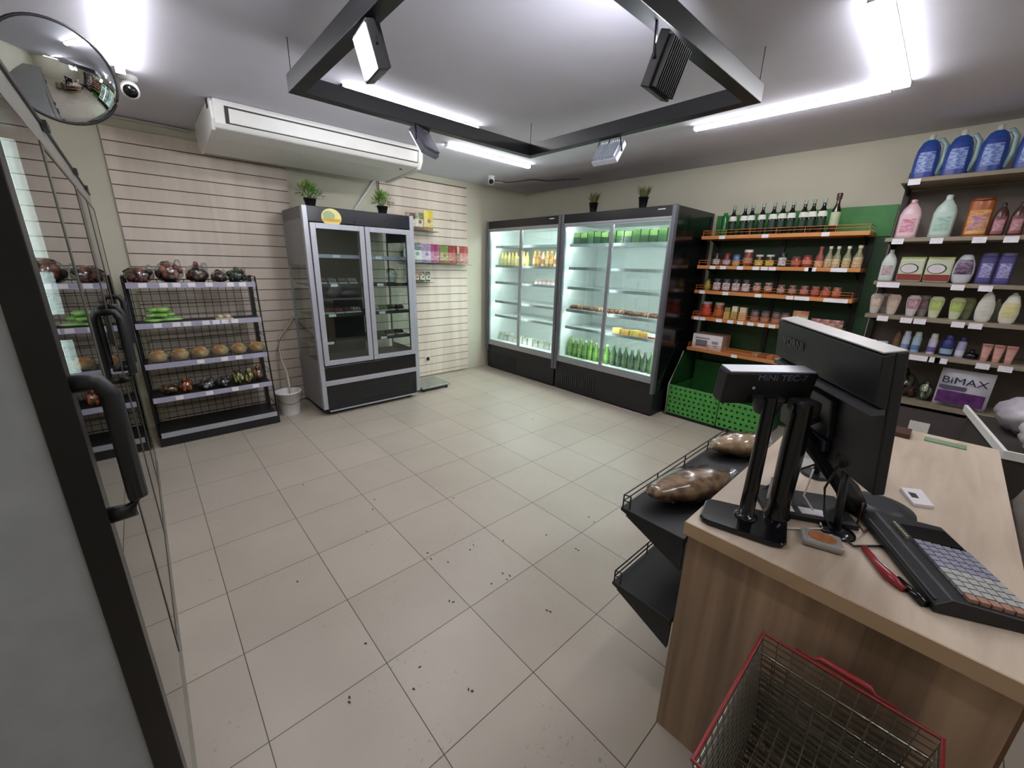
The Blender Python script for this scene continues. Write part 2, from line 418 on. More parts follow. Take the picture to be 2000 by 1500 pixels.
floodlight((1.67, .985, 2.435), (-.08, .93, .34), 'black floodlight hanging under the near bar, seen from behind', MATTE, w=.19, h=.18, arm_top=(1.68, .99, 2.57))

# ------------------------------------------------------------------ air conditioner
def air_conditioner():
    x0, x1 = .62, 2.42
    t = thing('air_conditioner', 'long white ceiling-mounted air conditioner above the cooler', 'air conditioner', ((x0+x1)/2, 4.5, 2.55))
    prof = [(4.06, ZC-.002), (4.05, 2.79), (4.075, 2.655), (4.10, 2.625), (4.3, 2.60), (4.88, 2.575), (4.95, 2.62), (4.95, ZC-.002)]
    part('body', MB().prism(prof, x0+.02, x1-.05, 'x'), t, WHITE, bevel=.012)
    cp = [(4.09, ZC-.002), (4.06, 2.79), (4.07, 2.68), (4.12, 2.61), (4.3, 2.59), (4.86, 2.565), (4.97, 2.62), (4.97, ZC-.002)]
    part('end_cover', MB().prism(cp, x0, x0+.025, 'x'), t, WHITE, bevel=.008)
    part('end_cover', MB().prism(cp, x1-.05, x1, 'x'), t, WHITE, bevel=.012)
    M = Matrix.Translation((0, 4.05, 2.78)) @ Matrix.Rotation(math.radians(-79.5), 4, 'X')
    # frame and louvre lie on the sloped front
    def fr(a, b, z0, z1, out):
        def y(z): return 4.05+(2.79-z)*.185-out
        return [(a, y(z1), z1), (b, y(z1), z1), (b, y(z0), z0), (a, y(z0), z0)]
    def slab(a, b, z0, z1, o0, o1):
        v = fr(a, b, z0, z1, o0)+fr(a, b, z0, z1, o1)
        return v, [(0, 1, 2, 3), (7, 6, 5, 4), (0, 4, 5, 1), (1, 5, 6, 2), (2, 6, 7, 3), (3, 7, 4, 0)]
    g = MB(); g.add(*slab(x0+.09, x1-.06, 2.66, 2.775, -.002, .004)); part('outlet_gap', g, t, DARK)
    l = MB(); l.add(*slab(x0+.115, x1-.07, 2.668, 2.762, .001, .010)); part('louvre', l, t, WHITE, bevel=.002)
    part('sensor', MB().ell((2.24, 4.22, 2.605), .018, .012, .006), t, BLACKG)
    part('suspension_bracket', MB().box(x0-.004, x0+.001, 4.12, 4.18, 2.76, ZC), t, DARK)
air_conditioner()
solo('drain_pipe', MB().tube([(2.40, 5.19, 2.66), (2.28, 5.19, 2.50), (2.13, 5.19, 2.30), (2.08, 5.19, 2.2)], .014, 8), WHITE, 'thin white drain pipe slanting down the wall behind the cooler', 'pipe')
solo('power_cable', MB().tube([(2.41, 5.18, 2.66), (2.415, 5.18, 2.5), (2.42, 5.18, 2.25)], .004, 5), BLACK, 'thin black cable hanging straight from the air conditioner', 'cable')

# ------------------------------------------------------------------ cctv cameras
def cctv(x, y, z, face, label, s=1):
    t = thing('security_camera', label, 'security camera', (x, y, z), group='ceiling security cameras')
    f = Vector(face).normalized()
    part('ceiling_base', MB().lathe([(.045*s, ZC-.001), (.045*s, ZC-.02), (.02*s, ZC-.03)], (x, y, 0)), t, WHITE)
    part('body', MB().tube([Vector((x, y, z))-f*.07*s, Vector((x, y, z))-f*.03*s, Vector((x, y, z))+f*.045*s], [.03*s, .042*s, .042*s], 16), t, WHITE)
    part('lens', MB().tube([Vector((x, y, z))+f*.04*s, Vector((x, y, z))+f*.05*s], .033*s, 16), t, BLACKG)
    part('stem', MB().tube([(x, y, ZC-.02), (x, y, z)], .012*s, 8), t, WHITE)
cctv(.185, 4.05, 2.745, (-.02, -1, -.55), 'white bullet camera near the round mirror, black lens facing the room', 1.15)
cctv(3.78, 4.6, 2.76, (-.6, -.7, -.4), 'small white camera in the far corner by the right fridges', 1.0)
solo('cable', MB().tube([(3.85, 4.62, 2.78), (4.1, 4.65, 2.79), (4.18, 4.6, 2.8), (4.25, 4.3, 2.805), (4.5, 4.2, 2.81), (4.6, 3.9, 2.81), (4.68, 3.8, 2.815)], .006, 5), DARK, 'loose dark cable on the ceiling beside the corner camera', 'cable')
solo('conduit', MB().tube([(.0, 4.95, ZC-.012), (.02, 5.19, ZC-.012), (.6, 5.19, ZC-.02)], .012, 6), WHITE, 'white cable conduit along the wall top left of the air conditioner', 'conduit')
solo('junction_box', MB().box(4.02, 4.1, 4.72, 4.78, ZC-.03, ZC-.001), WHITE, 'small white connector on the ceiling beside the corner camera', 'connector', bevel=.004)

# ------------------------------------------------------------------ convex mirror
def convex_mirror():
    c = Vector((-.107, 3.09, 2.49)); n = Vector((.22, -.93, -.25)).normalized()
    side = Vector((0, 0, 1)).cross(n).normalized(); up = n.cross(side)
    M = Matrix(((side.x, up.x, n.x, c.x), (side.y, up.y, n.y, c.y), (side.z, up.z, n.z, c.z), (0, 0, 0, 1)))
    R = .205
    t = thing('convex_mirror', 'round convex security mirror above the left glass-door fridges', 'mirror', c)
    mir = mat('mirror', '#d8dcde', .03, 1.0, var=.01)
    prof = [(R*math.sin(a)/math.sin(1.15), R*.62*(math.cos(a)-math.cos(1.15))/math.sin(1.15)) for a in [1.15*(1-i/14) for i in range(14)]+[.02]]
    part('dome', MB().lathe(prof, n=48, M=M), t, mir)
    ring = [M @ Vector((R*math.cos(a), R*math.sin(a), 0)) for a in [2*math.pi*i/48 for i in range(48)]]
    part('rim', MB().tube(ring, .007, 6, closed=True), t, BLACK)
    part('back_plate', MB().lathe([(R, -.012), (R, -.002)], n=48, M=M), t, DARK)
    part('wall_bracket', MB().tube([M @ Vector((0, 0, -.01)), (-.25, 3.3, 2.55), (-.5, 3.6, 2.6), (-.9, 3.7, 2.6)], .012, 8), t, DARK)
convex_mirror()

# ------------------------------------------------------------------ black bread shelf (gondola)
def bread_shelf():
    x0, x1, y0, y1, H = -.10, .87, 4.55, 4.98, 1.5
    t = thing('shelf_unit', 'black metal bread shelf with five tiers against the slat wall', 'shelf', ((x0+x1)/2, (y0+y1)/2, 0))
    for x in (x0, x1-.03):
        b = MB().box(x, x+.03, y1-.05, y1, 0, H)
        for k in range(22): b.box(x-.002 if x < 0 else x-.002, x+.032, y1-.055, y1-.05, .12+k*.06, .145+k*.06)
        part('upright', b, t, BLACK)
    for x in (x0+.005, x1-.012):
        part('side_frame', MB().tube([(x, y0+.02, .1), (x, y0+.14, H), (x, y1-.03, H)], .008, 6), t, BLACK)
    sides = MB()
    for x in (x0+.006, x1-.012):
        for k in range(8): sides.tube([(x, y0+.03+.08*min(1, k/7)+0, .2+k*.18), (x, y1-.03, .2+k*.18)], .003, 4)
    part('side_wires', sides, t, BLACK)
    m = MB()
    for k in range(15): xx = x0+.04+k*(x1-x0-.08)/14; m.tube([(xx, y1-.03, .12), (xx, y1-.03, H-.03)], .003, 4)
    for k in range(22): z = .14+k*.063; m.tube([(x0+.02, y1-.027, z), (x1-.02, y1-.027, z)], .003, 4)
    part('back_mesh', m, t, BLACK)
    tiers = [(.12, y0, 6), (.445, y0+.03, 5), (.75, y0+.05, 5), (1.10, y0+.08, 6), (1.44, y0+.11, 6)]
    part('base_plinth', MB().box(x0, x1, y0+.01, y1, .005, .09), t, BLACK)
    for i, (z, ys, _) in enumerate(tiers):
        sh = part('shelf_board', MB().box(x0+.02, x1-.02, ys+.01, y1-.02, z-.02, z), t, BLACK)
        part('price_rail', MB().box(x0+.02, x1-.02, ys, ys+.01, z-.035, z+.012), sh, LILAC if i else SILVER)
        tags = {1: [.16, .39, .6, .78], 2: [.37, .56, .68], 3: [.12, .25, .33, .47, .55, .62, .70], 4: [.08, .22, .31, .42, .55, .72, .82]}.get(i, [])
        if tags:
            for f in tags: part('price_tag', MB().box(x0+.02+f*(x1-x0), x0+.02+f*(x1-x0)+.055, ys-.003, ys, z-.03, z+.008), sh, TAG)
bread_shelf()
def blob(rx, ry, rz, jit=.12, n=12, k=8):
    b = MB(); b.ell((0, 0, rz*.92), rx, ry, rz, n, k, jit=jit); return b
def bag(name, label, cat, group, loc, size, col, col2=None, film=True, rz=0, n=5, seed=0):
    random.seed(seed+11)
    c = MB(); rx, ry, rz_ = size
    for i in range(n*7):
        a = random.uniform(0, 6.28); r = random.uniform(0, .8); zz = random.uniform(.2, 1-.45*r)
        k = random.uniform(.2, .34)
        c.ell((rx*r*math.cos(a), ry*r*math.sin(a), rz_*zz), rx*k, ry*k, min(rz_*zz*.98, rz_*.2), 8, 6, m=i % 3, jit=.22)
    t = item(name, label, cat, group, [('contents', c.mesh('contents', [C(col, .4), C(col2 or col, .4), C(mixh(col, '#120c0a', .5), .4)]))], loc, rz)
    if film:
        w = MB(); w.ell((0, 0, rz_*.5), rx, ry, rz_*.5, 18, 10, jit=.05); w.ell((rx*.7, 0, rz_*.85), rx*.28, ry*.3, rz_*.28, 8, 5, jit=.2)
        part('plastic_wrap', w, t, PLASTIC, world=False)
    return t
Zs = [1.442, 1.102, .752, .447]
bag('produce_bag', 'bag of dark red dried food at the left end of the bread shelf top', 'bag', 'bags on the bread shelf top', (.02, 4.78, Zs[0]), (.10, .12, .14), '#5c2d26', '#8a5248', seed=1)
bag('produce_bag', 'largest red-brown bag on the bread shelf top, mid left', 'bag', 'bags on the bread shelf top', (.22, 4.78, Zs[0]), (.10, .13, .18), '#6e3a30', '#9c6a58', seed=2)
bag('produce_bag', 'reddish bag in the middle of the bread shelf top', 'bag', 'bags on the bread shelf top', (.42, 4.80, Zs[0]), (.09, .12, .16), '#6a3b30', '#87574a', seed=3)
bag('produce_bag', 'low brownish green bag on the bread shelf top', 'bag', 'bags on the bread shelf top', (.58, 4.78, Zs[0]), (.065, .1, .11), '#4b4a2e', '#7a4e35', seed=4)
bag('produce_bag', 'dark green leafy bag at the right end of the bread shelf top', 'bag', 'bags on the bread shelf top', (.73, 4.80, Zs[0]), (.08, .1, .13), '#2f4032', '#4f5f4a', seed=5)
for k, (dx, z, w) in enumerate(((0, 0, .15), (.02, .044, .13), (-.01, .088, .10))):
    m = MB(); random.seed(90+k)
    for q in range(9): m.ell((random.uniform(-.6, .6)*w, random.uniform(-.06, .06), .021), w*random.uniform(.3, .5), .055, random.uniform(.013, .0205), 9, 6, m=q % 2, jit=.16)
    solo('green_packet', m.mesh('green_packet', [C('#9ccf74', .35), C('#7db259', .35)]), None, ['wide light green packet at the bottom of the stack on the second tier', 'light green packet in the middle of the stack of three', 'small light green packet topping the stack of three'][k], 'packet', 'light green packets on the bread shelf', loc=(.10+dx, 4.77, Zs[1]+z))
solo('pastry_tray', MB().box(-.07, .07, -.05, .05, 0, .012).ell((-.03, 0, .025), .03, .035, .018, jit=.1).ell((.03, 0, .025), .03, .035, .018, jit=.1), C('#cfc4a4', .4), 'small pale flat packet lying on the right of the second tier', 'packet', loc=(.56, 4.74, Zs[1]))
def bun_mesh(): 
    b = MB(); b.ell((0, 0, .054), .070, .062, .053, 16, 9, jit=.05); return b.mesh('bun', [bread_mat('bun_crust', '#b07a40', '#f0d29a', 14)])
def dome_mesh():
    b = MB(); b.prism([(-.072, 0), (-.066, .075), (-.05, .092), (.05, .092), (.066, .075), (.072, 0)], -.066, .066); return b.mesh('dome', [PLASTIC])
bun, dome = bun_mesh(), dome_mesh()
for i in range(6):
    o = item('bun_pack', '%s clear pack of golden buns from the left on the third tier' % ORD[i], 'pastry pack', 'packs of buns on the bread shelf', [('bun', bun), ('clear_lid', dome)], (.02+i*.152, 4.70, Zs[2]+.001))
for i, (x, c1, c2, s, lb) in enumerate(((.05, '#a8703f', '#6f4a35', (.08, .09, .09), 'brownish bag of small loaves left on the fourth tier'),
        (.17, '#d8702f', '#c25a25', (.07, .08, .12), 'bright orange bag on the fourth tier'),
        (.32, '#8a8a88', '#55504e', (.09, .1, .09), 'clear crinkled bag beside the orange one'),
        (.46, '#7d7b80', '#4a4442', (.08, .1, .09), 'grey clear bag in the middle of the fourth tier'),
        (.585, '#b7b85a', '#d9d48a', (.06, .08, .14), 'yellow-green bag of rolls, left one of two'),
        (.685, '#c3b65c', '#dcd38e', (.055, .08, .13), 'yellow-green bag of rolls, right one of two'),
        (.765, '#b9744a', '#d9a27a', (.055, .09, .15), 'tall orange-pink bag of bread on the fourth tier'))):
    bag('bread_bag', lb, 'bag', 'bags on the fourth tier of the bread shelf', (x, 4.74, Zs[3]), (s[0]*.82, s[1]*.9, s[2]), c1, c2, seed=20+i)

# ------------------------------------------------------------------ bucket and hose
def bucket():
    t = thing('bucket', 'white plastic bucket with a wire handle between shelf and cooler', 'bucket', (1.03, 4.80, 0))
    part('pail', MB().lathe([(.098, .0), (.102, .01), (.125, .245), (.136, .247), (.136, .262), (.125, .262), (.12, .25), (.098, .02), (.001, .018)], (1.03, 4.80, 0), 32), t, WHITE)
    part('handle', MB().tube([(1.03+.135*math.cos(a), 4.80-.14+.0*a, .235-.11*math.sin(math.pi*(a)/math.pi)) if 0 else (1.03+.138*math.cos(a), 4.80-.138*math.sin(a), .23-.09*math.sin(a)) for a in [math.pi*i/14 for i in range(15)]], .003, 5), t, DARK)
bucket()
solo('hose', MB().tube([(1.27, 5.17, 1.02), (1.2, 5.16, .92), (1.1, 5.15, .80), (1.065, 5.13, .68), (1.075, 5.08, .55), (1.09, 5.0, .42), (1.08, 4.9, .30), (1.05, 4.84, .12)], .012, 8), C('#cdbf9f', .4), 'cream drain hose curving down the wall into the bucket', 'hose')

# ------------------------------------------------------------------ plants
def plant(name, x, y, z, label, kind, group):
    random.seed(sum(map(ord, label)))
    t = thing('potted_plant', label, 'plant', (x, y, z), group=group)
    if kind == 'bush':
        part('pot', MB().lathe([(.04, 0), (.058, .085), (.062, .085), (.062, .1), (.05, .1)], (x, y, z), 20), t, MATTE)
        m = MB()
        for i in range(420):
            a = random.uniform(0, 6.28); e = random.uniform(-.25, 1.5); r = random.uniform(.05, .125)
            d = Vector((math.cos(a)*math.cos(e), math.sin(a)*math.cos(e), math.sin(e)))
            p = Vector((x, y, z+.13))+d*r*Vector((1, 1, .95)).length/1.73
            s = Vector((-d.y, d.x, random.uniform(-.5, .5))).normalized()*.007
            m.add([p-s, p+s, p+d*.035+Vector((0, 0, random.uniform(-.01, .015)))], [(0, 1, 2)], i % 2)
        for i in range(30):
            a = random.uniform(0, 6.28); d = Vector((math.cos(a), math.sin(a), 1.2)).normalized()
            m.tube([(x, y, z+.09), Vector((x, y, z+.11))+d*.1], .002, 3, m=0)
        part('foliage', m, t, [C('#5f8a3a', .6), C('#86ab4e', .6)])
    else:
        part('pot', MB().lathe([(.036, 0), (.052, .12), (.056, .12), (.056, .13), (.045, .13)], (x, y, z), 20), t, MATTE)
        m = MB()
        for i in range(70):
            a = random.uniform(0, 6.28); l = random.uniform(.07, .15); lean = random.uniform(.05, .65)
            d = Vector((math.cos(a)*lean, math.sin(a)*lean, 1)).normalized(); p = Vector((x+.03*math.cos(a), y+.03*math.sin(a), z+.12))
            s = Vector((-math.sin(a), math.cos(a), 0))*.006
            m.add([p-s, p+s, p+d*l*.6+s*.8, p+d*l*.6-s*.8, p+d*l+Vector((math.cos(a), math.sin(a), 0))*.01], [(0, 1, 2, 3), (3, 2, 4)], i % 2)
        part('foliage', m, t, [C('#4d5c30', .6), C('#77753f', .6)])
G1 = 'bushy plants on the cooler'; G2 = 'grass plants on the right fridge'
plant('p', 1.46, 4.72, 2.182, 'bright green bushy plant in a black pot, left on the cooler', 'bush', G1)
plant('p', 2.22, 4.66, 2.182, 'green bushy plant in a black pot, right on the cooler', 'bush', G1)
plant('p', 4.32, 3.27, 2.302, 'dark spiky plant in a slim pot on the fridge, left of two', 'grass', G2)
plant('p', 4.32, 2.59, 2.302, 'taller spiky plant in a slim pot on the fridge, right of two', 'grass', G2)

# ------------------------------------------------------------------ silver two-door cooler (back wall)
def cooler():
    x0, x1, y0, y1, H = 1.28, 2.47, 4.42, 5.12, 2.18
    t = thing('display_cooler', 'silver and black two-door glass cooler with a yellow emblem', 'cooler', ((x0+x1)/2, (y0+y1)/2, 0))
    for x, a, b in ((x0, .04, .0), (x1-.045, .0, .045)):
        part('corner_post', MB().box(x, x+.05, y0, y0+.06, .08, H), t, SILVER, bevel=.006)
    part('top_panel', MB().box(x0+.005, x1, y0+.06, y1, 2.06, H-.005), t, C('#6e6f70', .5))
    part('header', MB().box(x0+.05, x1-.045, y0+.005, y0+.05, 2.035, H), t, mat('header_black', '#1d1e26', .25), bevel=.004)
    em = part('emblem', MB().lathe([(.085, 0), (.085, .004)], n=28, M=Matrix.Translation((x0+.275, y0+.004, 2.085)) @ Matrix.Rotation(math.pi/2, 4, 'X'), sx=1.15), t, C('#e3d98a', .4))
    part('emblem_fruit', MB().lathe([(.045, 0), (.045, .002)], n=20, M=Matrix.Translation((x0+.25, y0-.001, 2.10)) @ Matrix.Rotation(math.pi/2, 4, 'X'), sx=1.3), em, C('#9fae86', .4))
    part('emblem_band', MB().box(x0+.19, x0+.36, y0-.003, y0-.001, 2.045, 2.075), em, C('#d9a93c', .4))
    # side: upper and lower sheet, glazed middle
    part('side_panel', MB().box(x0, x0+.012, y0+.06, y1, .08, .62).box(x0, x0+.012, y0+.06, y1, 1.62, 2.06).box(x0, x0+.012, y1-.03, y1, .62, 1.62), t, C('#8d8e90', .45))
    part('side_glass', MB().box(x0+.003, x0+.008, y0+.06, y1-.03, .62, 1.62), t, GLASS)
    part('glass_trim', MB().box(x0-.004, x0+.014, y1-.045, y1-.03, .62, 1.62), t, SILVER)
    part('side_panel', MB().box(x1-.012, x1, y0+.06, y1, .08, .62).box(x1-.012, x1, y0+.06, y1, 1.9, 2.06).box(x1-.012, x1, y1-.03, y1, .62, 1.9), t, C('#8d8e90', .45))
    part('side_glass', MB().box(x1-.008, x1-.003, y0+.06, y1-.03, .62, 1.9), t, GLASS)
    part('back_panel', MB().box(x0+.20, x0+.80, y1-.03, y1-.005, .3, 2.05), t, BLACK)
    part('inner_floor', MB().box(x0+.012, x1-.012, y0+.05, y1-.03, .50, .56), t, DARK)
    # front lower part
    part('lower_panel', MB().box(x0+.05, x1-.045, y0+.01, y0+.05, .40, .555), t, BLACKG, bevel=.003)
    part('front_strip', MB().box(x0+.045, x1-.04, y0-.002, y0+.05, .345, .40), t, SILVER, bevel=.003)
    gr = MB().box(x0+.05, x1-.045, y0+.015, y0+.05, .05, .345)
    part('grille_panel', gr, t, BLACK)
    sl = MB()
    for k in range(6): sl.box(x0+.42, x1-.14, y0+.008, y0+.016, .14+k*.028, .147+k*.028)
    part('grille_slots', sl, t, DARK)
    part('kick_rail', MB().box(x0+.06, x1-.04, y0-.005, y0+.005, .045, .06), t, SILVER)
    part('base', MB().box(x0+.03, x1-.03, y0+.06, y1-.02, .03, .12), t, BLACK)
    for x in (x0+.1, x1-.1):
        for y in (y0+.1, y1-.1): part('foot', MB().lathe([(.02, 0), (.02, .035)], (x, y, 0), 12), t, BLACK)
    xm = x0+.60
    for a, b, nm in ((x0+.055, xm-.005, 'l'), (xm+.005, x1-.05, 'r')):
        z0, z1, w = .575, 2.025, .052
        d = part('door_frame', MB().box(a, a+w, y0-.015, y0+.02, z0, z1).box(b-w, b, y0-.015, y0+.02, z0, z1).box(a+w, b-w, y0-.015, y0+.02, z1-w, z1).box(a+w, b-w, y0-.015, y0+.02, z0, z0+w), t, SILVER, bevel=.003)
        part('door_glass', MB().box(a+w-.002, b-w+.002, y0-.004, y0+.002, z0+w-.002, z1-w+.002), d, FGLASS)
        part('gasket', MB().box(a+w-.008, a+w, y0+.002, y0+.02, z0+w, z1-w).box(b-w, b-w+.008, y0+.002, y0+.02, z0+w, z1-w), d, BLACK)
    zs = [.80, 1.10, 1.42, 1.72]
    for i, z in enumerate(zs):
        s = part('shelf_board', MB().box(x0+.03, x1-.03, y0+.13, y1-.1, z-.01, z), t, DARK)
        part('price_rail', MB().box(x0+.03, x1-.03, y0+.12, y0+.13, z-.025, z+.012), s, DARK if i < 3 else LILAC)
        for q in (.14+.05*i, .76): part('price_tag', MB().box(x0+q, x0+q+.075, y0+.115, y0+.12, z-.02, z+.008), s, TAG)
    s = part('shelf_rail', MB().box(x0+.03, x1-.03, y0+.12, y0+.13, .56, .60), t, LILAC)
    return zs
cz = cooler()
def pack_mesh(w, d, h, c1, c2, key):
    def f():
        b = MB(); b.box(-w/2, w/2, -d/2, d/2, 0, h*.6); b.box(-w/2+.004, w/2-.004, -d/2+.004, d/2-.004, h*.6, h, 1)
        return b.mesh('pack', [C(c1, .35), C(c2, .35)])
    return cached(('pack', w, d, h, c1, c2, key), f)
def meat_mesh(w, d, h, c, key):
    def f():
        random.seed(key); b = MB(); b.box(-w/2, w/2, -d/2, d/2, 0, .012, 1)
        for i in range(3): b.ell((-w/3+i*w/3, random.uniform(-.01, .01), .012+h*.4), w/4.5, d/2.6, h*.5, 10, 6, jit=.15)
        return b.mesh('tray', [C(c, .3), C('#c9c4c0', .4)])
    return cached(('meat', w, d, h, c, key), f)
n = 0
for z, xs, cols in ((1.43, [1.45, 1.56, 1.67, 1.78], ['#56504c', '#7b7674', '#6e6a68', '#8d8580']), (1.11, [1.40, 1.50, 1.60, 1.70, 1.80], ['#8a5f5a', '#5c3a38', '#7a4440', '#5a3534', '#9a8f8c']),
                    (1.11, [2.02, 2.12, 2.22, 2.34], ['#a9a6a4', '#6f7a3c', '#4a4f34', '#4a2f2d']), (.81, [2.18, 2.32], ['#5a2a28', '#4a2624'])):
    for x, c in zip(xs, cols):
        solo('food_tray', meat_mesh(.09, .14, .05, c, n % 3), None, 'small wrapped food tray, %s of those inside the silver cooler counted from the upper left' % ORD[n], 'food tray', 'food trays inside the silver cooler', loc=(x, 4.63, z+.001)); n += 1
solo('plastic_bag', blob(.075, .06, .09, .15), PLASTIC, 'crumpled clear bag on the middle shelf behind the right cooler door', 'bag', loc=(2.28, 4.66, 1.422))

# ------------------------------------------------------------------ snack packs hanging on the slat wall
def pouch_mesh(w, h, c1, c2, c3):
    def f():
        b = MB(); N = 6
        for (z0, z1, m) in ((0, .16, 2), (.16, .62, 0), (.62, 1, 1)):
            vs = []; fs = []
            def th(v): return .022*math.sin(math.pi*min(max(v, .02), .98))**.6
            for k, zz in enumerate((z0, (z0+z1)/2, z1)):
                for i in range(N+1):
                    u = i/N; q = th(zz)*math.sin(math.pi*min(max(u, .05), .95))
                    vs.append(((u-.5)*w, -q, zz*h))
            nn = len(vs)
            for k in range(3):
                for i in range(N+1):
                    vs.append((vs[k*(N+1)+i][0], -vs[k*(N+1)+i][1]*.7+.002, vs[k*(N+1)+i][2]))
            for k in range(2):
                for i in range(N):
                    a = k*(N+1)+i; fs.append((a, a+1, a+N+2, a+N+1)); a += nn; fs.append((a, a+N+1, a+N+2, a+1))
            b.add(vs, fs, m, True)
        b.lathe([(w*.2, 0), (w*.2, .002)], n=12, m=2, M=Matrix.Translation((0, -.023, h*.45)) @ Matrix.Rotation(math.pi/2, 4, 'X'))
        return b.mesh('pouch', [PR(c1, mixh(c1, '#f4f0ea', .6), 70, .3), PR(c2, mixh(c2, c1, .6), 60, .3), PR(c3, mixh(c3, '#2a2020', .5), 90)])
    return cached(('pouch', w, h, c1, c2, c3), f)
def hook_row(items, z, group, cat='snack pack'):
    for (x, w, h, cs, lb, y) in items:
        solo('snack_pack', pouch_mesh(w, h, *cs), None, lb, cat, group, loc=(x, y, z))
hook_row([(2.80, .13, .20, ('#c9b7a4', '#5a3c2e', '#8a6a50'), 'brown-topped snack pack beside the cooler post, upper row', 5.08),
          (2.93, .12, .21, ('#cfc8b8', '#5d6b33', '#9a7a5a'), 'white pack with an olive top in the upper row', 5.08),
          (3.07, .14, .25, ('#d9c45a', '#e0cf4a', '#caa36a'), 'bright yellow pack at the end of the upper row', 5.08)], 2.10, 'snack packs in the upper row')
hook_row([(2.74, .13, .23, ('#c9cfd2', '#7fa06a', '#6e9a5c'), 'white and green pack beside the cooler post, middle row', 5.08),
          (2.88, .14, .26, ('#ccd6d2', '#5b6668', '#a9c4b4'), 'pale packet with a dark top in the middle row', 5.08),
          (3.02, .14, .25, ('#c4b6d0', '#8d7799', '#a9a5cc'), 'lilac packet in the middle row', 5.08),
          (3.16, .14, .25, ('#b35a86', '#8c2f5c', '#c27fa2'), 'magenta packet in the middle row', 5.08),
          (3.31, .14, .24, ('#a3a05c', '#5f7a3a', '#b58a5a'), 'green and yellow packet in the middle row', 5.08),
          (3.46, .15, .24, ('#b0604f', '#8c2f2a', '#c77a6a'), 'red packet near the panel edge, middle row', 5.08),
          (3.62, .15, .24, ('#c06a66', '#a03a34', '#d29a90'), 'large pink-red packet sticking out past the panel edge', 5.03)], 1.67, 'snack packs in the middle row')
hook_row([(2.79, .07, .13, ('#d6c7b0', '#7a4a32', '#6f7f5a'), 'small tan sachet beside the cooler post, lowest row', 5.12),
          (2.88, .07, .13, ('#d0c2aa', '#8a5a3a', '#7f7a5a'), 'small tan sachet second in the lowest row', 5.12),
          (2.97, .07, .13, ('#d9dccc', '#5a4232', '#6f7f5a'), 'small white and brown sachet third in the lowest row', 5.12),
          (3.06, .07, .13, ('#cfd4c4', '#4a3a2c', '#5f6a4a'), 'dark-topped sachet at the end of the lowest row', 5.12)], 1.42, 'sachets in the lowest row')
for x0, x1, z, y1, lb in ((2.68, 3.2, 2.08, 5.02, 'thin rack under the yellow snack packs'), (2.66, 3.75, 1.65, 5.0, 'long thin rack under the pink and red packets'), (2.74, 3.12, 1.40, 5.06, 'short thin rack under the small sachets')):
    solo('display_rack', MB().box(x0, x1, y1, YB-.024, z, z+.005), mat('rack_plastic', '#4a4038', .3), lb, 'rack', 'thin racks on the slat wall')
solo('wall_hook', MB().box(3.50, 3.58, 5.14, YB-.024, 2.27, 2.29).tube([(3.54, 5.18, 2.28), (3.54, 5.10, 2.27), (3.54, 5.08, 2.31)], .005, 6), WHITE, 'empty white hook on the slat panel near its right edge', 'hook')
solo('power_socket', MB().box(3.0, 3.09, YB-.032, YB-.024, .24, .32).box(3.02, 3.065, YB-.05, YB-.032, .255, .305, 1), [WHITE, BLACK], 'white wall socket with a black plug low on the slat panel', 'socket', bevel=.003)
t = thing('floor_scale', 'low grey platform scale on the floor right of the cooler', 'scale', (2.78, 4.72, 0))
part('platform', MB().box(2.56, 3.0, 4.52, 4.94, .04, .065), t, mat('scale_steel', '#9aa09c', .25, .6), bevel=.004)
part('base', MB().box(2.59, 2.97, 4.55, 4.91, .02, .04), t, DARK)
for x in (2.6, 2.96):
    for y in (4.56, 4.9): part('foot', MB().lathe([(.02, 0), (.02, .025)], (x, y, 0), 12), t, BLACK)
solo('scale_column', MB().box(2.50, 2.53, 4.70, 4.74, .0, .52).box(2.49, 2.54, 4.69, 4.75, .52, .53), SILVER, 'thin grey post standing between the cooler and the floor scale', 'post')

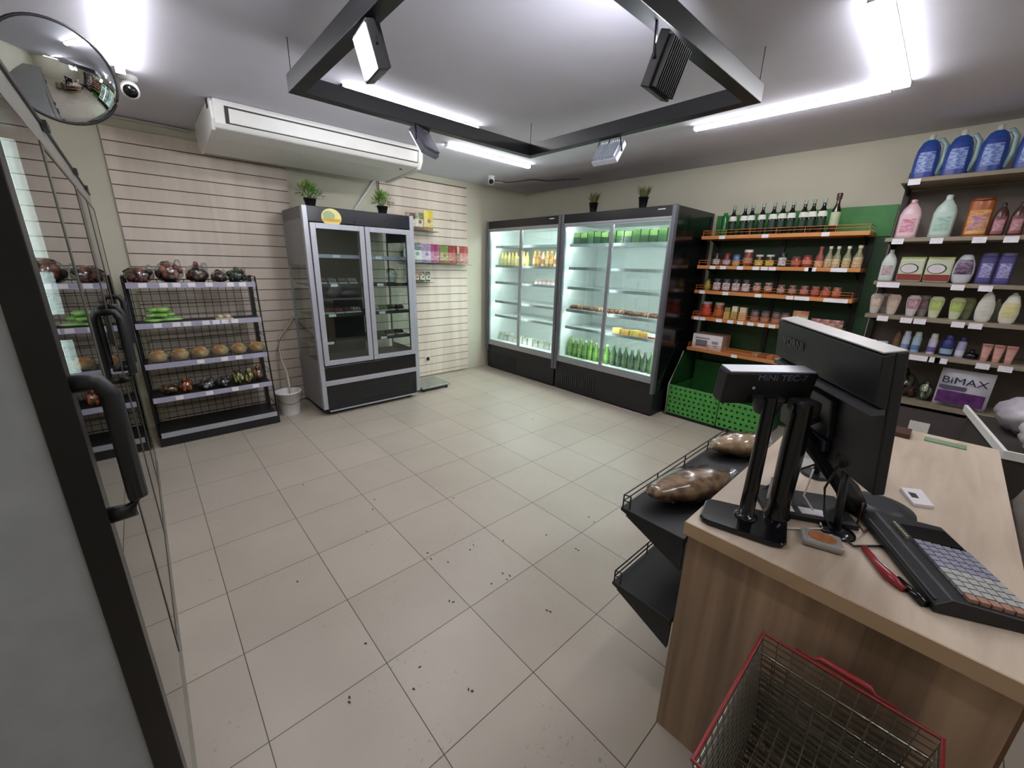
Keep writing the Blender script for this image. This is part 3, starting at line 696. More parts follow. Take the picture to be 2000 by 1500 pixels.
# ------------------------------------------------------------------ right wall fridges
def wall_fridge(y0, y1, label):
    """front at x=4.15, y0 near, y1 far"""
    xf, xb, H = 4.15, 5.08, 2.30
    t = thing('display_fridge', label, 'fridge', ((xf+xb)/2, (y0+y1)/2, 0), group='black glass-door fridges on the right wall')
    part('base', MB().box(xf+.02, xb, y0+.01, y1-.01, .02, .40), t, BLACK, bevel=.004)
    part('kick_plate', MB().box(xf+.06, xb-.02, y0+.03, y1-.03, 0, .02), t, BLACK)
    g = MB()
    for k in range(16): g.box(xf+.012, xf+.021, y1-.14-k*.035-.02, y1-.14-k*.035, .09, .28)
    part('grille', g, t, DARK)
    part('rail_bottom', MB().box(xf, xf+.05, y0+.04, y1-.04, .40, .46), t, ALU, bevel=.003)
    part('rail_top', MB().box(xf, xf+.05, y0+.04, y1-.04, 2.17, 2.20), t, ALU, bevel=.003)
    hd = part('header', MB().box(xf-.005, xf+.06, y0+.04, y1-.04, 2.195, H), t, mat('fridge_header', '#1a181b', .3), bevel=.004)
    part('name_plate', MB().box(xf-.008, xf-.004, y0+.12, y0+.20, 2.262, 2.272), hd, WHITE)
    for ya in (y0, y1-.04):
        part('corner_post', MB().box(xf-.012, xf+.05, ya, ya+.04, .28, H+.005), t, mat('post_grey', '#6f7178', .35, .5), bevel=.004)
    part('top', MB().box(xf+.06, xb, y0+.005, y1-.005, H-.03, H-.002), t, BLACK)
    for ya in (y0+.002, y1-.022): part('side_panel', MB().box(xf+.05, xb, ya, ya+.02, .3, H-.002), t, BLACKG)
    part('liner', MB().box(xb-.16, xb-.14, y0+.022, y1-.022, .44, 2.2).box(xf+.06, xb-.16, y0+.022, y0+.03, .44, 2.2).box(xf+.06, xb-.16, y1-.03, y1-.022, .44, 2.2).box(xf+.06, xb-.16, y0+.03, y1-.03, 2.19, 2.2).box(xf+.05, xb-.16, y0+.03, y1-.03, .44, .455), t, FWHITE)
    part('back_panel', MB().box(xb-.14, xb, y0+.022, y1-.022, .4, H-.03), t, BLACK)
    part('led_strip', MB().box(xf+.065, xf+.085, y0+.05, y1-.05, 2.165, 2.185), t, FLED)
    for ya in (y0+.032, (y0+y1)/2+.034): part('led_strip', MB().box(xf+.07, xf+.082, ya, ya+.012, .5, 2.15), t, FLED)
    for zz in (.84, 1.07, 1.37, 1.625, 1.915): part('led_strip', MB().box(xf+.19, xf+.20, y0+.05, y1-.05, zz+.01, zz+.016), t, FLED)
    ym = (y0+y1)/2+.0
    for a, b in ((y0+.04, ym), (ym, y1-.04)):
        w = .022
        d = part('door_frame', MB().box(xf+.005, xf+.03, a, a+w, .46, 2.17).box(xf+.005, xf+.03, b-w, b, .46, 2.17).box(xf+.005, xf+.03, a+w, b-w, .46, .48).box(xf+.005, xf+.03, a+w, b-w, 2.15, 2.17), t, ALU)
        part('door_glass', MB().box(xf+.015, xf+.021, a+w-.003, b-w+.003, .478, 2.152), d, FGLASS)
    for z in (.87, 1.10, 1.40, 1.655, 1.945):
        s = part('shelf_board', MB().box(xf+.16, xb-.165, y0+.034, y1-.034, z-.012, z), t, mat('fridge_shelf', '#c8d0d0', .4, .2))
        part('price_rail', MB().box(xf+.15, xf+.16, y0+.034, y1-.034, z-.026, z+.010), s, mat('grey_rail', '#83898c', .4))
wall_fridge(3.63, 5.14, 'black lit fridge nearest the corner, yellow bottles inside')
wall_fridge(2.10, 3.62, 'black lit fridge with two small plants on top, green bottles inside')
def small_bottle(h, r, c, cap, key):
    def f():
        b = MB(); b.lathe([(r*.9, 0), (r, .01), (r, h*.62), (r*.45, h*.8), (r*.4, h*.92)], n=10); b.lathe([(r*.45, h*.9), (r*.45, h)], n=8, m=1)
        b.lathe([(r*1.02, h*.2), (r*1.02, h*.5)], n=10, m=2)
        return b.mesh('bottle', [C(c, .25), C(cap, .4), C(key, .4)])
    return cached(('sb', h, r, c, cap, key), f)
def row(nm, cat, group, meshes, ys, x, z, lab):
    for i, y in enumerate(ys):
        solo(nm, meshes[i % len(meshes)], None, lab(i), cat, group, loc=(x, y, z+.001), rz=R90)
lin_ = lambda a, b, n: [a+(b-a)*i/(n-1) for i in range(n)]
yl = [small_bottle(.21, .036, '#e2cf7a', '#d9a13a', '#efe6c0'), small_bottle(.20, .036, '#d9d07c', '#c9b63a', '#e9d48a')]
orb = [small_bottle(.22, .036, '#dba95f', '#e0c040', '#f0e0b0'), small_bottle(.22, .036, '#c98a5a', '#e3cc4a', '#e8c070'), small_bottle(.21, .036, '#e8dcc0', '#d0a040', '#d98a4a')]
row('juice_bottle', 'bottle', 'pale yellow bottles in the corner fridge', yl, lin_(5.05, 4.48, 8), 4.40, 1.655, lambda i: '%s pale yellow bottle from the corner inside the far fridge' % ORD[i])
row('drink_bottle', 'bottle', 'orange bottles in the corner fridge', orb, lin_(4.32, 3.74, 8), 4.40, 1.655, lambda i: '%s orange and yellow bottle from the left behind the right door of the far fridge' % ORD[i])
row('dairy_cup', 'cup', 'small pink-topped cups in the corner fridge', [pack_mesh(.055, .055, .07, '#e5dcd8', '#c79a9a', 0)], lin_(4.28, 3.78, 7), 4.42, 1.40, lambda i: '%s small pink-topped cup from the left in the far fridge' % ORD[i])
row('white_carton', 'carton', 'pale cartons at the bottom of the corner fridge', [pack_mesh(.085, .09, .12, '#d9ddd6', '#c2ccb8', 1), pack_mesh(.085, .09, .10, '#cfd2cc', '#b8b4a6', 1)], lin_(5.04, 3.76, 12), 4.42, .455, lambda i: '%s pale carton from the corner at the bottom of the far fridge' % ORD[i])
gp = [pack_mesh(.1, .1, .15, '#26402a', '#4c6b38', 2), pack_mesh(.1, .1, .14, '#22382a', '#5f7f42', 2), pack_mesh(.1, .1, .16, '#2c4a2c', '#42602e', 2)]
row('green_pack', 'pack', 'dark green packs on the fridge top shelf', gp, lin_(3.52, 2.22, 13), 4.40, 1.945, lambda i: '%s dark green pack from the left on the top shelf of the nearer fridge' % ORD[i])
bt = [meat_mesh(.09, .12, .06, '#8a5f4a', 4), meat_mesh(.09, .12, .07, '#a8806a', 5), meat_mesh(.09, .12, .06, '#6e4638', 6)]
row('food_tray', 'food tray', 'brown food trays in the nearer fridge', bt, lin_(3.52, 2.22, 13), 4.40, 1.10, lambda i: '%s brown food tray from the left on the middle shelf of the nearer fridge' % ORD[i])
row('cheese_pack', 'pack', 'yellow packs in the nearer fridge', [pack_mesh(.11, .1, .07, '#d9b95a', '#e8d27c', 3), pack_mesh(.11, .1, .06, '#d99a4a', '#e0bb6a', 3)], lin_(2.80, 2.42, 4), 4.40, .87, lambda i: '%s yellow cheese pack from the left in the nearer fridge' % ORD[i])
solo('price_sign', MB().box(-.004, .004, -.09, .09, 0, .07).box(-.006, -.004, -.08, .08, .01, .03, 1), [PAPER, C('#b0503c', .5)], 'small red and white sign at the right end of the yellow packs', 'sign', loc=(4.33, 2.26, .871))
gb1 = [small_bottle(.27, .04, '#6f9a45', '#9fc06a', '#8fb55a'), small_bottle(.25, .042, '#5f8a42', '#c9d49a', '#7faa55')]
gb2 = [small_bottle(.26, .04, '#3c5f3a', '#6f8f5a', '#52764a'), small_bottle(.24, .04, '#34503a', '#56784f', '#456848')]
row('green_bottle', 'bottle', 'light green bottles at the bottom of the nearer fridge', gb1, lin_(3.53, 2.92, 8), 4.38, .455, lambda i: '%s light green bottle from the left at the bottom of the nearer fridge' % ORD[i])
row('green_bottle', 'bottle', 'dark green bottles at the bottom of the nearer fridge', gb2, lin_(2.82, 2.2, 8), 4.38, .455, lambda i: '%s dark green bottle from the left behind the right door at the fridge bottom' % ORD[i])
solo('small_box', pack_mesh(.07, .1, .11, '#5a7868', '#8fa89a', 9), None, 'small grey-green box alone at the right end of the second fridge shelf', 'box', loc=(4.38, 2.22, 1.656), rz=R90)

# ------------------------------------------------------------------ green wall, orange shelves
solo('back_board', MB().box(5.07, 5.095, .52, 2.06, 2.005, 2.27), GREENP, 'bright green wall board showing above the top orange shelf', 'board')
solo('back_board', MB().box(5.07, 5.095, .52, 2.06, .02, 2.0), mat('dark_green_board', '#1d4421', .5), 'dark green wall board behind the jars and orange shelves', 'board')  # part below the top shelf gets a darker green than the strip above
OZ = [2.03, 1.72, 1.45, 1.155, .79]
def orange_shelf(z, y0, y1, label, rail=True, tags=(), angle=0, bw=.035):
    t = thing('wall_shelf', label, 'shelf', (4.9, (y0+y1)/2, z), group='orange wooden wall shelves')
    part('board', MB().box(4.70, 5.065, y0, y1, z-bw, z), t, ORANGE, bevel=.002)
    if rail:
        m = MB()
        pts = [(5.05, y1-.01, z+.055), (4.715, y1-.01, z+.055), (4.715, y0+.01, z+.055), (5.05, y0+.01, z+.055)]
        for h in (.03, .055): m.tube([(p[0], p[1], z+h) for p in pts], .003, 4)
        for f in lin_(y0+.01, y1-.01, 7): m.tube([(4.715, f, z), (4.715, f, z+.055)], .003, 4)
        part('wire_rail', m, t, WIREO)
    if tags:
        for f in tags: part('price_tag', MB().box(4.696, 4.70, f-.03, f+.03, z-bw-.002, z-.003), t, TAG)
    for y in (y0+.05, y1-.05): part('bracket', MB().prism([(5.065, z-bw), (4.85, z-bw), (5.065, z-bw-.07)], y-.006, y+.006), t, BLACK)
orange_shelf(OZ[0], .62, 2.05, 'topmost orange shelf carrying a row of dark wine bottles', tags=(1.83, 1.42, .93))
orange_shelf(OZ[1], .62, 2.05, 'second orange shelf from the top with mixed jars and sauce bottles', tags=(1.88, 1.77, 1.6, 1.45, 1.37, 1.3, 1.0, .97, .8, .74))
orange_shelf(OZ[2], .62, 2.04, 'third orange shelf with white-labelled jars on its left', tags=(1.95, 1.7, 1.38, 1.1, 1.03, .97, .8, .74, .68))
orange_shelf(OZ[3], .66, 2.03, 'fourth orange shelf with two big tomato jars', tags=(1.97, 1.9, 1.72, 1.6, 1.5, 1.4, 1.3, 1.2, 1.1))
orange_shelf(OZ[4], .66, 2.03, 'lowest orange shelf holding the white box', tags=(1.5,))
for y in (.64, 1.34, 2.0): solo('shelf_upright', MB().box(5.045, 5.069, y-.02, y+.02, .45, 2.0), BLACK, {.64: 'black upright at the right edge of the green board', 1.34: 'black upright in the middle of the green board', 2.0: 'black upright at the left edge of the green board'}[y], 'upright', 'black uprights behind the orange shelves')

def wine_parts(glassc='#0b1812', capc='#93a898', labc='#e3e6da'):
    def f():
        b = MB().lathe([(.034, 0), (.037, .01), (.037, .17), (.03, .2), (.015, .235), (.0135, .27)], n=18)
        n = MB().lathe([(.0165, .268), (.0165, .305)], n=14)
        l = MB().lathe([(.0315, .192), (.034, .185), (.025, .215), (.018, .233)], n=18)
        l2 = MB().lathe([(.0378, .06), (.0378, .13)], n=18)
        return [('body', b.mesh('body', [mat('wine_glass_'+glassc[1:], glassc, .12)])), ('cap', n.mesh('cap', [C(capc, .35)])), ('neck_label', MB().lathe([(.0378, .150), (.038, .168), (.0315, .197)], n=18).mesh('nl', [C(labc, .6)])), ('label', l2.mesh('lab', [C('#1c3a28', .5)]))]
    return cached(('wine', glassc, capc, labc), f)
for i, y in enumerate([1.81, 1.70, 1.63, 1.53, 1.43, 1.35, 1.27, 1.17, 1.10, 1.02]):
    item('wine_bottle', 'dark bottle with a white collar, %s from the left on the top orange shelf' % ORD[i], 'bottle', 'dark bottles on the top orange shelf', wine_parts(), (4.86, y, OZ[0]+.001), R90)
item('wine_bottle', 'brown bottle with a red-brown cap and pale label, last on the top orange shelf', 'bottle', None,
     [('body', MB().lathe([(.034, 0), (.036, .01), (.036, .19), (.016, .245), (.014, .29)], n=18).mesh('b', [mat('brown_glass', '#2a1c12', .15)])), ('cap', MB().lathe([(.02, .285), (.022, .33), (.02, .34)], n=14).mesh('c', [C('#4a1f1a', .3)])), ('label', MB().lathe([(.037, .06), (.037, .18)], n=18).mesh('l', [C('#b9c9a4', .6)]))], (4.86, .92, OZ[0]+.001), R90)
item('oil_bottle', 'plain green bottle at the left end of the top orange shelf', 'bottle', None, [('body', MB().lathe([(.03, 0), (.032, .01), (.032, .2), (.02, .225)], n=16).mesh('b', [mat('green_glass', '#1f6a34', .2)])), ('cap', MB().lathe([(.021, .22), (.021, .24)], n=12).mesh('c', [C('#2a7a40', .4)]))], (4.86, 1.89, OZ[0]+.001), R90)

def jar_parts(r, h, body, lid, lab=None, l0=.25, l1=.75, neck=False):
    def f():
        if neck: prof = [(r*.95, 0), (r, .006), (r, h*.5), (r*.45, h*.72), (r*.4, h*.9)]; lz = (h*.88, h); lr = r*.5
        else: prof = [(r*.92, 0), (r, .008), (r, h*.78), (r*.85, h*.86)]; lz = (h*.84, h); lr = r*.92
        P = [('body', MB().lathe(prof, n=16).mesh('body', [C(body, .2)])), ('lid', MB().lathe([(lr, lz[0]), (lr, lz[1])], n=16).mesh('lid', [C(lid, .35)]))]
        if lab: P.append(('label', MB().lathe([(r*1.02, h*l0), (r*1.02, h*l1*(.8 if neck else 1))], n=16).mesh('label', [PR(lab, mixh(lab, body, .55), 110, .5, .5, .6)])))
        return P
    return cached(('jar', r, h, body, lid, lab, l0, l1, neck), f)
J = 'jar'
row2 = [(1.90, jar_parts(.036, .13, '#2a2420', '#3a2a26', '#c9cccf', .1, .55), 'dark jar with a white label, first on the second orange shelf', J),
 (1.79, jar_parts(.038, .13, '#6a2420', '#7a2420', '#aeb9cf', .1, .5), 'red-lidded jar with a pale blue label on the second orange shelf', J),
 (1.69, jar_parts(.036, .12, '#5a74a8', '#4a5a8a', '#c9a83c', .05, .4), 'blue jar with a yellow band on the second orange shelf', J),
 (1.58, jar_parts(.044, .165, '#7a4030', '#d9d6cf', '#b08a7a', .2, .5), 'tall brown jar with a white lid on the second orange shelf', J),
 (1.47, jar_parts(.038, .115, '#3a3020', '#cfd0cc', '#d9c25a', .08, .55), 'yellow-labelled jar with a white lid, left of a pair', J),
 (1.37, jar_parts(.038, .115, '#3a3020', '#cfd0cc', '#d9c45a', .08, .55), 'yellow-labelled jar with a white lid, right of a pair', J),
 (1.26, jar_parts(.034, .14, '#1e1e22', '#2a2a30', '#d6dbe0', .08, .62), 'small black bottle with a white label on the second orange shelf', 'bottle'),
 (1.14, jar_parts(.04, .10, '#8a3a34', '#6a4a3c', '#a86a5c', .2, .6), 'red jar in the middle right of the second orange shelf', J),
 (1.05, jar_parts(.04, .11, '#9a4038', '#7a3a30', '#c08a80', .3, .6), 'red jar beside the red-topped sauce bottle', J),
 (.955, jar_parts(.034, .19, '#8a4a44', '#9a4a4a', '#d9b08a', .02, .4, True), 'sauce bottle with a reddish top and peach label', 'sauce bottle'),
 (.885, jar_parts(.030, .19, '#8a8a6a', '#dcd9cf', '#c9c2a0', .03, .5, True), 'pale sauce bottle with a white cap, first of four', 'sauce bottle'),
 (.825, jar_parts(.030, .19, '#8f8f70', '#dcd9cf', '#cfc6a4', .03, .5, True), 'pale sauce bottle with a white cap, second of four', 'sauce bottle'),
 (.75, jar_parts(.031, .19, '#8f9270', '#dcd9cf', '#c4c09a', .03, .55, True), 'pale sauce bottle with a white cap, third of four', 'sauce bottle'),
 (.672, jar_parts(.036, .195, '#9a9274', '#d9cdb4', '#d0c49c', .03, .6, True), 'widest pale sauce bottle at the right end of the second orange shelf', 'sauce bottle')]
for y, P, lb, ct in row2: item('sauce_bottle' if 'sauce' in ct else ('bottle' if ct == 'bottle' else 'jar'), lb, ct, 'goods on the second orange shelf', P, (4.82, y, OZ[1]+.001), R90)
row3 = [(1.955, jar_parts(.032, .12, '#7a7a2c', '#5a5a2c', '#a89a3a', .2, .6), 'olive yellow jar first on the third orange shelf')]
for i, y in enumerate((1.85, 1.75, 1.65, 1.55)):
    row3.append((y, jar_parts(.038, .13, '#3a2f2c', '#4a4a50', '#d6cdd6', .08, .68), '%s of four dark jars with big white labels, third orange shelf' % ORD[i]))
row3 += [(1.44, jar_parts(.036, .105, '#7a4a40', '#9a8a80', '#c2a79c', .3, .7), 'left of two brown jars with pale lids, third orange shelf'), (1.335, jar_parts(.036, .11, '#6a3a34', '#a09488', '#c9b0a4', .3, .7), 'right of two brown jars with pale lids, third orange shelf')]
for i, (y, c) in enumerate(((1.22, '#6a4a44'), (1.12, '#5a3a38'), (1.02, '#7a4038'), (.93, '#8a3a34'), (.845, '#8f3f34'), (.765, '#9a4a38'))):
    row3.append((y, jar_parts(.034, .095, c, '#8a6a5c', ['#b09a94', '#a88f8a', '#b08078', '#b0605a', '#b56a5a', '#b8705a'][i], .2, .65), '%s of six small reddish jars at the right of the third orange shelf' % ORD[i]))
for y, P, lb in row3: item('jar', lb, 'jar', 'jars on the third orange shelf', P, (4.82, y, OZ[2]+.001), R90)
for y, P, lb in ((1.93, jar_parts(.056, .165, '#a83424', '#b9b8b0', '#c44a34', .15, .55), 'big tomato-red jar, left of two on the fourth orange shelf'), (1.79, jar_parts(.052, .165, '#9a4a2c', '#b4b4a8', '#b8623a', .15, .55), 'big tomato-red jar, right of two on the fourth orange shelf')):
    item('jar', lb, 'jar', 'big jars on the fourth orange shelf', P, (4.84, y, OZ[3]+.001), R90)
for y, w, h, c1, c2, lb in ((1.685, .06, .12, '#c2a968', '#8f8a4a', 'narrow yellow carton on the fourth orange shelf'), (1.61, .06, .14, '#a8a060', '#e0d9c0', 'olive carton with a white top on the fourth orange shelf'), (1.525, .07, .135, '#d0a880', '#dccaa8', 'peach carton on the fourth orange shelf')):
    solo('carton', pack_mesh(w, .06, h, c1, c2, 5), None, lb, 'carton', 'cartons on the fourth orange shelf', loc=(4.82, y, OZ[3]+.001), rz=R90)
for i, y in enumerate((1.41, 1.31, 1.21, 1.13)):
    item('glass_jar', '%s of four clear jars of reddish food on the fourth orange shelf' % ORD[i], 'jar', 'clear jars on the fourth orange shelf', jar_parts(.04, .12, '#6f5a58', '#54484a', '#a87a68', .02, .35), (4.82, y, OZ[3]+.001), R90)
solo('snack_bag', pouch_mesh(.13, .15, '#8fbf6a', '#c25a50', '#6fa84a'), None, 'green and red snack bag on the fourth orange shelf above the monitor', 'snack bag', loc=(4.80, 1.0, OZ[3]+.001), rz=R90)
for i, y in enumerate((.86, .78, .70)):
    solo('sweet_bag', pouch_mesh(.09, .09, ['#a8605c', '#b88078', '#a08478'][i], '#8a4a48', '#c0a090'), None, ['left', 'middle', 'right'][i]+' one of three small pinkish bags behind the monitor top', 'bag', 'small pinkish bags on the fourth orange shelf', loc=(4.80, y, OZ[3]+.001), rz=R90)
t = thing('carton_box', 'white box with a grey picture on the lowest orange shelf', 'box', (4.86, 1.84, OZ[4]+.001))
part('box', MB().box(4.74, 4.98, 1.66, 1.99, OZ[4]+.001, OZ[4]+.165), t, [C('#a88a78', .6)])
part('front_panel', MB().box(4.736, 4.74, 1.66, 1.99, OZ[4]+.001, OZ[4]+.165), t, C('#e4dfdf', .6))
part('picture', MB().box(4.733, 4.736, 1.82, 1.95, OZ[4]+.03, OZ[4]+.10), t, C('#6f7076', .6))
part('print', MB().box(4.733, 4.736, 1.80, 1.96, OZ[4]+.115, OZ[4]+.13).box(4.733, 4.736, 1.70, 1.77, OZ[4]+.07, OZ[4]+.10).box(4.733, 4.736, 1.71, 1.75, OZ[4]+.04, OZ[4]+.055), t, C('#8f8f98', .6))
for i in range(4):
    solo('flat_packet', MB().box(4.76, 4.92, 1.08+i*.07, 1.14+i*.07, OZ[4]+.001, OZ[4]+.03), C(['#a86a4a', '#b88058', '#8f5a48', '#b09070'][i], .4), ['rightmost', 'third', 'second', 'leftmost'][i]+' flat brown packet in the row on the lowest orange shelf', 'packet', 'flat brown packets on the lowest orange shelf')

# ------------------------------------------------------------------ green perforated bins
def green_bin(y0, y1, z1, label):
    xf, xb = 4.40, 5.0
    t = thing('produce_bin', label, 'bin', ((xf+xb)/2, (y0+y1)/2, 0), group='green perforated bins under the shelves')
    nx = int((y1-y0)/.052); nz = int((z1-.05)/.05); m = MB()
    py = (y1-y0)/nx; pz = (z1-.04)/nz; hs = .016
    for i in range(nx):
        for k in range(nz):
            a, b, c, d = y0+i*py, y0+(i+1)*py, .04+k*pz, .04+(k+1)*pz
            my = (a+b)/2+(py*.12 if k % 2 else -py*.12); mz = (c+d)/2
            o = [(xf, a, c), (xf, b, c), (xf, b, d), (xf, a, d)]; q = [(xf, my+hs*math.cos(t_), mz+hs*math.sin(t_)) for t_ in [math.pi*(1.25+.5*j) for j in range(4)]]
            m.add(o+q, [(0, 1, 5, 4), (1, 2, 6, 5), (2, 3, 7, 6), (3, 0, 4, 7)])
    p = part('perforated_front', m, t, GREENB)
    sd = p.modifiers.new('thick', 'SOLIDIFY'); sd.thickness = .006
    part('top_rim', MB().box(xf-.008, xf+.012, y0, y1, z1-.004, z1+.008), t, C('#5fa055', .4))
    part('bin_body', MB().box(xf+.03, xb, y0+.01, y1-.01, .02, .03).box(xb-.01, xb, y0+.01, y1-.01, .03, .60).box(xf+.04, xb, y0+.005, y0+.012, .03, z1-.02).box(xf+.04, xb, y1-.012, y1-.005, .03, z1-.02), t, C('#1f5a26', .5))
    part('base', MB().box(xf+.01, xb, y0, y1, 0, .04), t, BLACK)
    return t
green_bin(1.47, 2.03, .37, 'taller green perforated bin beside the black fridge')
green_bin(1.02, 1.46, .34, 'lower green perforated bin, partly behind the customer display')
solo('bin_side_frame', MB().tube([(4.40, 2.045, .02), (4.40, 2.045, .38), (4.66, 2.045, .74)], .008, 6).add([(4.405, 2.045, .05), (4.405, 2.045, .37), (4.66, 2.045, .72), (5.03, 2.045, .72), (5.03, 2.045, .05)], [(0, 1, 2, 3, 4)], 1), [C('#9fae9a', .35), C('#173d1c', .4)], 'slanted dark green end panel with pale edge left of the bins', 'end panel')

# ------------------------------------------------------------------ hygiene shelf on the right
HZ = [2.397, 1.96, 1.62, 1.345, 1.055, .66]
def hygiene_shelf():
    y0, y1 = -.95, .50
    t = thing('shelf_unit', 'dark shelf unit full of shampoo, soap and detergent at the right', 'shelf', (4.82, (y0+y1)/2, 0))
    for y in (y1-.02, y0+.0): part('upright', MB().box(4.98, 5.04, y-.02, y+.02, 0, 2.5), t, mat('dark_wood_post', '#2c2520', .5))
    for y in (y1-.005, y0+.005): part('side_panel', MB().prism([(4.62, .05), (4.66, 2.40), (4.98, 2.5), (4.98, .05)], y-.006, y+.006), t, BLACK) if y < 0 else None
    part('back_panel', MB().box(5.04, 5.06, y0, y1, .05, 2.36), t, C('#7a7068', .7))
    part('plinth', MB().box(4.64, 4.97, y0+.03, y1-.05, 0, .28), t, DARK)
    tg = [[.42], [.42, .20, -.02, -.17], [.44, .37, .01, -.13], [.38, .235, .155, -.055, -.145], [.14, .07, .01, -.03, -.25, -.36], []]
    for z, tags in zip(HZ, tg):
        s = part('shelf_board', MB().box(4.60, 5.04, y0, y1, z-.03, z), t, BEIGEW, bevel=.002)
        part('bracket', MB().prism([(4.98, z-.03), (4.66, z-.03), (4.98, z-.08)], y1-.035, y1-.02), s, BLACK)
        if tags:
            for f in tags: part('price_tag', MB().box(4.592, 4.597, f-.035, f+.035, z-.05, z-.008), s, TAG)
hygiene_shelf()
def slab_bottle(name, w, d, h, prof, body, cap, label=None, capw=.3, caph=.1, lab_z=(.15, .6), handle=False, lab2=None):
    """flattened bottle; prof = list of (half width factor, height factor)"""
    def f():
        b = MB().lathe([(w/2*p, h*q) for p, q in prof], n=24, sy=d/w)
        P = [('body', b.mesh('body', [C(body, .28)]))]
        c = MB().lathe([(w/2*capw, h*prof[-1][1]-.002), (w/2*capw, h*prof[-1][1]+h*caph), (w/2*capw*.7, h*prof[-1][1]+h*caph*1.15)], n=14)
        P.append(('cap', c.mesh('cap', [C(cap, .35)])))
        if label:
            def wid(q):
                for (a, qa), (bb, qb) in zip(prof, prof[1:]):
                    if qa <= q <= qb: return a+(bb-a)*(q-qa)/max(1e-6, qb-qa)
                return prof[-1][0]
            zs = lin_(lab_z[0], lab_z[1], 7); A = lin_(-2.5, -.64, 13)
            vs = [(w/2*wid(q)*1.03*math.cos(a), d/2*wid(q)*1.03*math.sin(a), h*q) for q in zs for a in A]
            fs = [(k*13+i, k*13+i+1, (k+1)*13+i+1, (k+1)*13+i) for k in range(6) for i in range(12)]
            P.append(('label', MB().add(vs, fs, 0, True).mesh('label', [PR(label, mixh(label, body, .5), 40)])))
            if lab2:
                z2 = lin_(lab_z[0]+(lab_z[1]-lab_z[0])*.16, lab_z[0]+(lab_z[1]-lab_z[0])*.8, 4); A2 = lin_(-2.25, -.9, 9)
                vs = [(w/2*wid(q)*1.06*math.cos(a), d/2*wid(q)*1.06*math.sin(a), h*q) for q in z2 for a in A2]
                fs = [(k*9+i, k*9+i+1, (k+1)*9+i+1, (k+1)*9+i) for k in range(3) for i in range(8)]
                P.append(('label>label_print', MB().add(vs, fs, 0, True).mesh('lp', [PR(lab2, mixh(lab2, label, .75), 95)])))
        if handle:
            P.append(('handle', MB().tube([(w*.15, 0, h*.87), (w*.42, 0, h*.9), (w*.62, 0, h*.76), (w*.64, 0, h*.4), (w*.5, 0, h*.12)], .017, 8).mesh('handle', [C('#8fa9a8', .25)])))
        return P
    return cached((name, w, d, h, body, cap, label, lab2), f)
X_ = 4.76
jug = slab_bottle('jug', .145, .10, .31, [(.92, 0), (1, .04), (1, .5), (.9, .72), (.62, .88), (.3, .93)], '#2c4f9c', '#c9cfc4', '#2b3f92', .25, .1, (.06, .78), True, '#8fa8dc')
for i, y in enumerate((.40, .23, .055, -.13)):
    item('detergent_jug', ['blue detergent jug at the left end of the top shelf', 'blue detergent jug second from the left on the top shelf', 'blue detergent jug third from the left on the top shelf', 'blue detergent jug cut by the right picture edge'][i], 'jug', 'blue detergent jugs on the top shelf', jug, (X_, y, HZ[0]+.001), R90)
BP = [(.85, 0), (1, .03), (1, .6), (.8, .75), (.45, .86), (.35, .9)]
tub = [(.92, 0), (1, .03), (1, .9), (.95, .96)]
oval = [(.6, 0), (.85, .08), (1, .35), (.9, .65), (.55, .92), (.3, .98)]
def hy(y, z, nm, lb, cat, P, x=X_, ry=0): item(nm, lb, cat, None, P, (x, y, z+.001), R90, 0, 0)
hy(.40, HZ[1], 'soap_bottle', 'pink liquid soap bottle under the first blue jug', 'bottle', slab_bottle('pk', .13, .07, .30, BP, '#e0bcc4', '#d9aab4', '#eccfd4', .3, .08, (.08, .6), lab2='#c46a88'))
hy(.205, HZ[1], 'soap_bottle', 'pale mint liquid soap bottle beside the pink one', 'bottle', slab_bottle('mt', .13, .07, .31, BP, '#b9cfc4', '#c2d2d0', '#c4d9cc', .3, .1, (.08, .6), lab2='#8fb8a8'))
hy(.02, HZ[1], 'soap_bottle', 'orange-brown bottle with yellow and pink labels', 'bottle', slab_bottle('or', .13, .08, .27, tub, '#a85a2a', '#8a4a24', '#e0b46a', .9, .04, (.08, .7), lab2='#a86a9a'))
for i, y in enumerate((-.09, -.175)):
    hy(y, HZ[1], 'shampoo_bottle', ['dark brown bottle with a pink striped label, left of two', 'dark brown bottle with a pink striped label, at the picture edge'][i], 'bottle', slab_bottle('dk', .075, .06, .23, BP, '#4a2a24', '#2a1f1a', '#9a5a64', .3, .1, (.08, .6), lab2='#c9a0a4'))
hy(.45, HZ[2], 'soap_bottle', 'slim white bottle with a red base band, first under the pink bottle', 'bottle', slab_bottle('wh', .095, .06, .25, BP, '#cfd6d2', '#d4d0cc', '#c9d4d0', .3, .1, (.1, .6), lab2='#b08088'))
